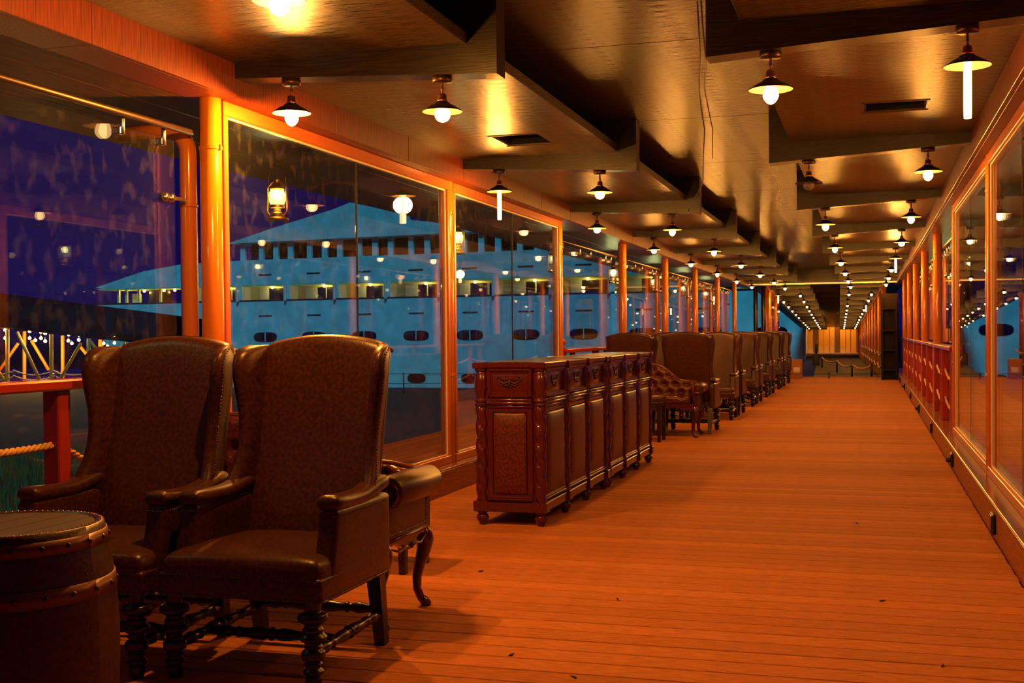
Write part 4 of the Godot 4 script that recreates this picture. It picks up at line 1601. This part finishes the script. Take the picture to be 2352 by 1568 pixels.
func far_gangway() -> void:
	var za := -33.65
	var zb := -87.0
	var f := structure("floor", "dark floor of the gangway leading on to the ship")
	var s := S()
	s.set_smooth_group(-1)
	var ring := func(z: float, y0: float, y1: float, h: float) -> Array:
		return [Vector3(gx(z) - h, y0, z), Vector3(gx(z) - h, y1, z), Vector3(gx(z) + h, y1, z), Vector3(gx(z) + h, y0, z)]
	var deck := func(z: float, x0: float) -> Array:
		return [Vector3(x0, gfloor(z) - 0.2, z), Vector3(x0, gfloor(z), z), Vector3(gx(z) + 1.7, gfloor(z), z), Vector3(gx(z) + 1.7, gfloor(z) - 0.2, z)]
	loft(s, [deck.call(za, -1.5), deck.call(zb, gx(zb) - 1.0)])
	part(f, "gangway_deck", s, M.gangway_floor)
	var c := structure("ceiling", "low stained ceiling of the gangway to the ship")
	s = S()
	loft(s, [ring.call(za, gceil(za) + 0.28, gceil(za) + 0.36, 1.75), ring.call(zb, gceil(zb) + 0.28, gceil(zb) + 0.36, 1.75)])
	part(c, "ceiling_sheet", s, M.ceiling_wood)
	for i in 14:
		var z := -35.4 - i * BAY
		for sd in [-1, 1]:
			s = S()
			cbox(s, Vector3(gx(z) + sd * 1.0, gceil(z) + 0.15, z), Vector3(1.18, 0.28, 0.14), 0.006)
			part(c, "beam", s, M.beam_wood)
			s = S()
			cbox(s, Vector3(gx(z) + sd * 1.08, gceil(z - BAY / 2) + 0.2, z - BAY / 2), Vector3(1.04, 0.05, BAY - 0.2), 0.006, Basis(Vector3.RIGHT, 0.0238))
			part(c, "soffit_panel", s, M.ceiling_wood)
	# side frames with slender posts
	for sd in [-1, 1]:
		var w := structure("wall_left" if sd < 0 else "wall_right", "open side of the gangway with slender orange posts, %s" % ("ship's stern side" if sd < 0 else "bow side"))
		s = S()
		s.set_smooth_group(-1)
		var edge_ := func(z: float) -> Array:
			var x: float = gx(z) + sd * 1.6
			return [Vector3(x - 0.05, gceil(z) - 0.02, z), Vector3(x - 0.05, gceil(z) + 0.3, z), Vector3(x + 0.05, gceil(z) + 0.3, z), Vector3(x + 0.05, gceil(z) - 0.02, z)]
		loft(s, [edge_.call(za), edge_.call(zb)])
		part(w, "fascia", s, M.fascia_wood)
		s = S()
		s.set_smooth_group(-1)
		var roof := func(z: float) -> Array:
			var x: float = gx(z) + sd * 1.9
			return [Vector3(x - 0.4, gceil(z) + 0.28, z), Vector3(x - 0.4, gceil(z) + 0.36, z), Vector3(x + 0.4, gceil(z) + 0.36, z), Vector3(x + 0.4, gceil(z) + 0.28, z)]
		loft(s, [roof.call(za), roof.call(zb)])
		part(w, "eave", s, M.soffit_wood)
		for i in 26:
			var z := -34.2 - i * (BAY / 2 if sd > 0 else 0.6)
			if sd < 0 and z < -41.0: break
			var x: float = gx(z) + sd * 1.6
			s = S()
			rod(s, Vector3(x, gfloor(z), z), Vector3(x, gceil(z), z), 0.04, 12)
			part(w, "post", s, M.orange_paint)
		for i in 13:
			var z := -35.1 - i * BAY
			if sd < 0 and z < -40.0: break
			s = S()
			cbox(s, Vector3(gx(z) + sd * 1.62, (gfloor(z) + gceil(z)) / 2 + 0.2, z), Vector3(0.012, gceil(z) - gfloor(z) - 0.6, BAY - 0.2), 0.001, Basis(Vector3.UP, -0.0228))
			part(w, "pane", s, M.glass)
		for y in [0.45, 0.8]:
			s = S()
			var pts := []
			for i in (8 if sd > 0 else 2): pts += sag(Vector3(gx(-34.0 - i * BAY) + sd * 1.5, gfloor(-34.0 - i * BAY) + y, -34.0 - i * BAY), Vector3(gx(-34.0 - (i + 1) * BAY) + sd * 1.5, gfloor(-34.0 - (i + 1) * BAY) + y, -34.0 - (i + 1) * BAY), 0.1, 5)
			rope(s, pts, 0.025, 0.16, 4)
			part(w, "rope", s, M.rope_fibre)
	# lamps along the gangway
	var names := ["outer row, stern side", "inner row, stern side", "inner row, bow side", "outer row, bow side"]
	for i in 11:
		var z := -35.45 - i * BAY
		for r in 4:
			var x: float = gx(z) + [-1.33, -0.70, 0.66, 1.28][r]
			var dead := (r == 0 and i == 6) or (r == 2 and i == 1)
			var tube_bulb := (r == 0 and i == 0) or (r == 3 and i == 2)
			var l := pendant("gangway_lamp", "tube" if tube_bulb else ("globe" if r == 2 else "pear"), Vector3(x, gceil(z) + 0.01, z), "small distant pendant lamp along the gangway, %s%s" % [names[r], ", unlit" if dead else ""], "gangway pendants, %s" % names[r], 0.0 if dead else (2.4 if (i + r) % 2 == 0 else -1.0))
			l.set_meta("category", "lamp")
	# lit room at the ship's door
	var d := structure("door_1", "bright yellow wooden doorway at the end of the gangway")
	var zx := gx(zb)
	s = S()
	cbox(s, Vector3(zx, 1.0, -89.3), Vector3(4.0, 3.6, 0.2), 0.01)
	part(d, "back_wall", s, M.door_wood)
	for i in 10:
		s = S()
		cbox(s, Vector3(zx - 1.7 + i * 0.38, 0.9, -89.15), Vector3([0.36, 0.3, 0.36][i % 3], 2.8, 0.06), 0.01)
		part(d, "panel", s, [M.door_wood, M.gangway_wood, M.door_wood, M.door_wood][i % 4])
	s = S()
	cbox(s, Vector3(zx, gfloor(zb) - 0.02, -88.0), Vector3(4.0, 0.2, 2.4), 0.01)
	part(d, "threshold", s, M.door_wood)
	for sd in [-1, 1]:
		s = S()
		cbox(s, Vector3(zx + sd * 1.95, 1.0, -88.0), Vector3(0.1, 3.6, 2.6), 0.01)
		part(d, "side_wall", s, M.ship_white)
	s = S()
	cbox(s, Vector3(zx, 2.5, -88.0), Vector3(4.0, 0.1, 2.6), 0.01)
	part(d, "lintel", s, M.gangway_wood)
	var lamp := thing("door_lamp", "ceiling lamp inside the yellow doorway of the ship", "lamp", Vector3(zx + 0.3, 2.45, -88.0))
	s = S()
	lathe(s, turned_profile([Vector2(0, -0.12), Vector2(0.1, -0.1), Vector2(0.14, -0.03), Vector2(0.1, 0.0), Vector2(0, 0.0)], 3), 16)
	part(lamp, "globe", s, M.lantern_glow)
	omni(lamp, "globe_light", Vector3(0, -0.06, 0), Color(1.0, 0.72, 0.30), 9.0, 0.1)
	# header where the gallery ends
	var h := structure("trim_5", "deep header beam across the end of the gallery")
	s = S()
	cbox(s, Vector3(XC, 2.74, -33.4), Vector3(4.3, 0.42, 0.1), 0.008)
	part(h, "header", s, M.beam_wood)
	s = S()
	cbox(s, Vector3(XC, 2.555, -33.32), Vector3(4.0, 0.05, 0.06), 0.006)
	part(h, "bright_strip", s, M.steel)


# ------------------------------------------------------------------ small things
func details() -> void:
	var s: SurfaceTool
	# drain pipes with elbows beside some posts
	for k in [0, 4, 5, 6]:
		var p := thing("drain_pipe", "orange drain pipe with an elbow at the top, %s" % ("by the first framed window" if k == 0 else "beside a post of the glass screens"), "pipe", Vector3(XC - 2.235, 0.2, post_z(k) + 0.005), 0.0, "" if k == 0 else "drain pipes along the ship side")
		s = S()
		var pts := [Vector3(0, -0.0, 0), Vector3(0, 1.0, 0), Vector3(0, 1.92, 0)]
		for i in 7:
			var a := PI / 2 * i / 6.0
			pts.append(Vector3(-0.12 + 0.12 * cos(a), 2.03 + 0.12 * sin(a), 0))
		pts.append(Vector3(-0.42, 2.15, 0))
		tube(s, pts, 0.046, 16)
		part(p, "pipe", s, M.orange_paint)
		for y in [0.72, 1.75]:
			s = S()
			lathe(s, [Vector2(0.046, y - 0.012), Vector2(0.05, y - 0.01), Vector2(0.05, y + 0.01), Vector2(0.046, y + 0.012)], 16)
			part(p, "clamp_ring", s, M.orange_paint)
	# fittings on the kerb
	for i in 7:
		var z := -7.62 - i * 3.66
		var b := thing("kerb_fitting", "small black socket box on the face of the far kerb", "socket", Vector3(KR - 0.011, 0.09, z), 0.0, "black boxes along the kerb")
		s = S()
		cbox(s, Vector3.ZERO, Vector3(0.022, 0.125, 0.15), 0.008)
		part(b, "housing", s, M.black_plastic)
		s = S()
		cbox(s, Vector3(-0.012, 0, 0), Vector3(0.006, 0.095, 0.11), 0.002)
		part(b, "cover", s, M.dark_iron)
		if i % 2:
			s = S()
			lathe(s, turned_profile([Vector2(0.024, 0), Vector2(0.024, 0.03), Vector2(0.014, 0.04), Vector2(0, 0.04)], 2), 12, Vector3(-0.012, 0.0, 0.02), along(Vector3.LEFT))
			part(b, "plug", s, M.black_plastic)
	# loose cable from the ceiling
	var c := thing("hanging_cable", "loose dark cable dangling from the middle of the ceiling", "cable", Vector3(-1.12, 2.94, -8.3))
	s = S()
	var a0 := [Vector3(0.29, -0.004, 2.2), Vector3(0.12, -0.012, 0.8), Vector3(0.0, -0.01, 0), Vector3(-0.03, -0.06, -0.3), Vector3(-0.03, -0.2, -0.5), Vector3(-0.055, -0.4, -0.6), Vector3(-0.06, -0.55, -0.62), Vector3(-0.10, -0.64, -0.64), Vector3(-0.15, -0.71, -0.66), Vector3(-0.18, -0.78, -0.66)]
	tube(s, a0, 0.004, 6)
	part(c, "strand", s, M.dark_iron)
	s = S()
	var a1 := []
	for i in 6: a1.append(a0[i] + Vector3(0.02 + 0.01 * i, 0, 0.01))
	tube(s, a1, 0.004, 6)
	part(c, "strand", s, M.dark_iron)
	# box at the end of the deck
	var bx := thing("cardboard_box", "cardboard box with a white label past the last chair", "box", Vector3(-1.86, 0, -32.6))
	s = S()
	cbox(s, Vector3(0, 0.25, 0), Vector3(0.30, 0.5, 0.4), 0.004)
	part(bx, "carton", s, M.card)
	s = S()
	cbox(s, Vector3(0.02, 0.23, 0.201), Vector3(0.17, 0.13, 0.003), 0.001)
	part(bx, "paper_label", s, M.paper)
	# dark shelf stand at the far end of the open side
	var r := thing("shelf_stand", "dark iron-bound shelf stand at the far end of the walkway", "shelf", Vector3(0.50, 0, -31.6))
	for x in [-0.17, 0.17]:
		for z in [-0.15, 0.15]:
			s = S()
			cbox(s, Vector3(x, 1.05, z), Vector3(0.05, 2.1, 0.05), 0.005)
			part(r, "upright", s, M.dark_timber)
	for y in [0.25, 0.75, 1.25, 1.8]:
		s = S()
		cbox(s, Vector3(0, y, 0), Vector3(0.36, 0.04, 0.36), 0.005)
		part(r, "shelf", s, M.dark_timber)
	s = S()
	cbox(s, Vector3(0.02, 1.1, -0.17), Vector3(0.42, 2.2, 0.02), 0.004)
	part(r, "back_panel", s, M.dark_timber)
	# dark iron columns by the last chairs
	for p in [Vector3(-2.95, 0, -32.9), Vector3(-2.75, 0, -33.0)]:
		var t := thing("iron_column", "dark iron column standing at the end of the chair row", "column", p, 0.0, "dark iron columns at the end of the deck")
		s = S()
		cbox(s, Vector3(0, 0.05, 0), Vector3(0.18, 0.1, 0.18), 0.01)
		part(t, "base", s, M.dark_iron)
		s = S()
		rod(s, Vector3(0, 0.1, 0), Vector3(0, 2.5, 0), 0.06, 16)
		part(t, "shaft", s, M.dark_iron)
	# bollard and rope barrier on the gangway
	var bl := thing("bollard", "black bollard with a post standing on the gangway", "bollard", Vector3(gx(-55) - 0.62, gfloor(-55), -55))
	s = S()
	cbox(s, Vector3(0, 0.25, 0), Vector3(0.3, 0.5, 0.3), 0.02)
	part(bl, "block", s, M.black_plastic)
	s = S()
	rod(s, Vector3(0, 0.5, 0), Vector3(0.02, 0.95, 0), 0.05, 12)
	part(bl, "stem", s, M.black_plastic)
	var rb := thing("rope_barrier", "rope barrier with posts running across the gangway", "barrier", Vector3.ZERO)
	var posts := [Vector3(gx(-50) - 0.3, gfloor(-50), -50), Vector3(gx(-43) + 0.3, gfloor(-43), -43), Vector3(gx(-37) + 0.75, gfloor(-37), -37), Vector3(gx(-36.5) + 1.3, gfloor(-36.5), -36.5)]
	for p in posts:
		s = S()
		rod(s, p, p + Vector3(0, 0.45, 0), 0.03, 10)
		part(rb, "barrier_post", s, M.dark_iron)
	s = S()
	var pp := []
	for i in posts.size() - 1: pp += sag(posts[i] + Vector3(0, 0.42, 0), posts[i + 1] + Vector3(0, 0.42, 0), 0.12, 6)
	rope(s, pp, 0.03, 0.16, 4)
	part(rb, "rope", s, M.rope_fibre)
	# dry leaf scraps blown on to the boards
	for p in [[1105, 1313, 0.4], [1418, 1377, 1.9], [1175, 1505, 0.9], [1318, 1557, 2.6], [2027, 1381, 0.2], [2165, 1530, 1.2], [1968, 1203, 2.2]]:
		var ray := turned * Vector3((p[0] - 1176.0) / FOCAL, -(p[1] - 817.0) / FOCAL, -1.0)
		var at: Vector3 = EYE + ray * (-EYE.y / ray.y)
		var lf := thing("dry_leaf", "tiny dark curled leaf scrap lying on the floorboards", "leaf", at, p[2], "leaf scraps on the boards")
		s = S()
		tube(s, [Vector3(-0.016, 0.003, 0), Vector3(-0.008, 0.004, 0.002), Vector3(0.004, 0.005, 0.001), Vector3(0.017, 0.007, -0.004)], [0.001, 0.0036, 0.004, 0.0008], 6)
		part(lf, "blade", s, M.dry_leaf)
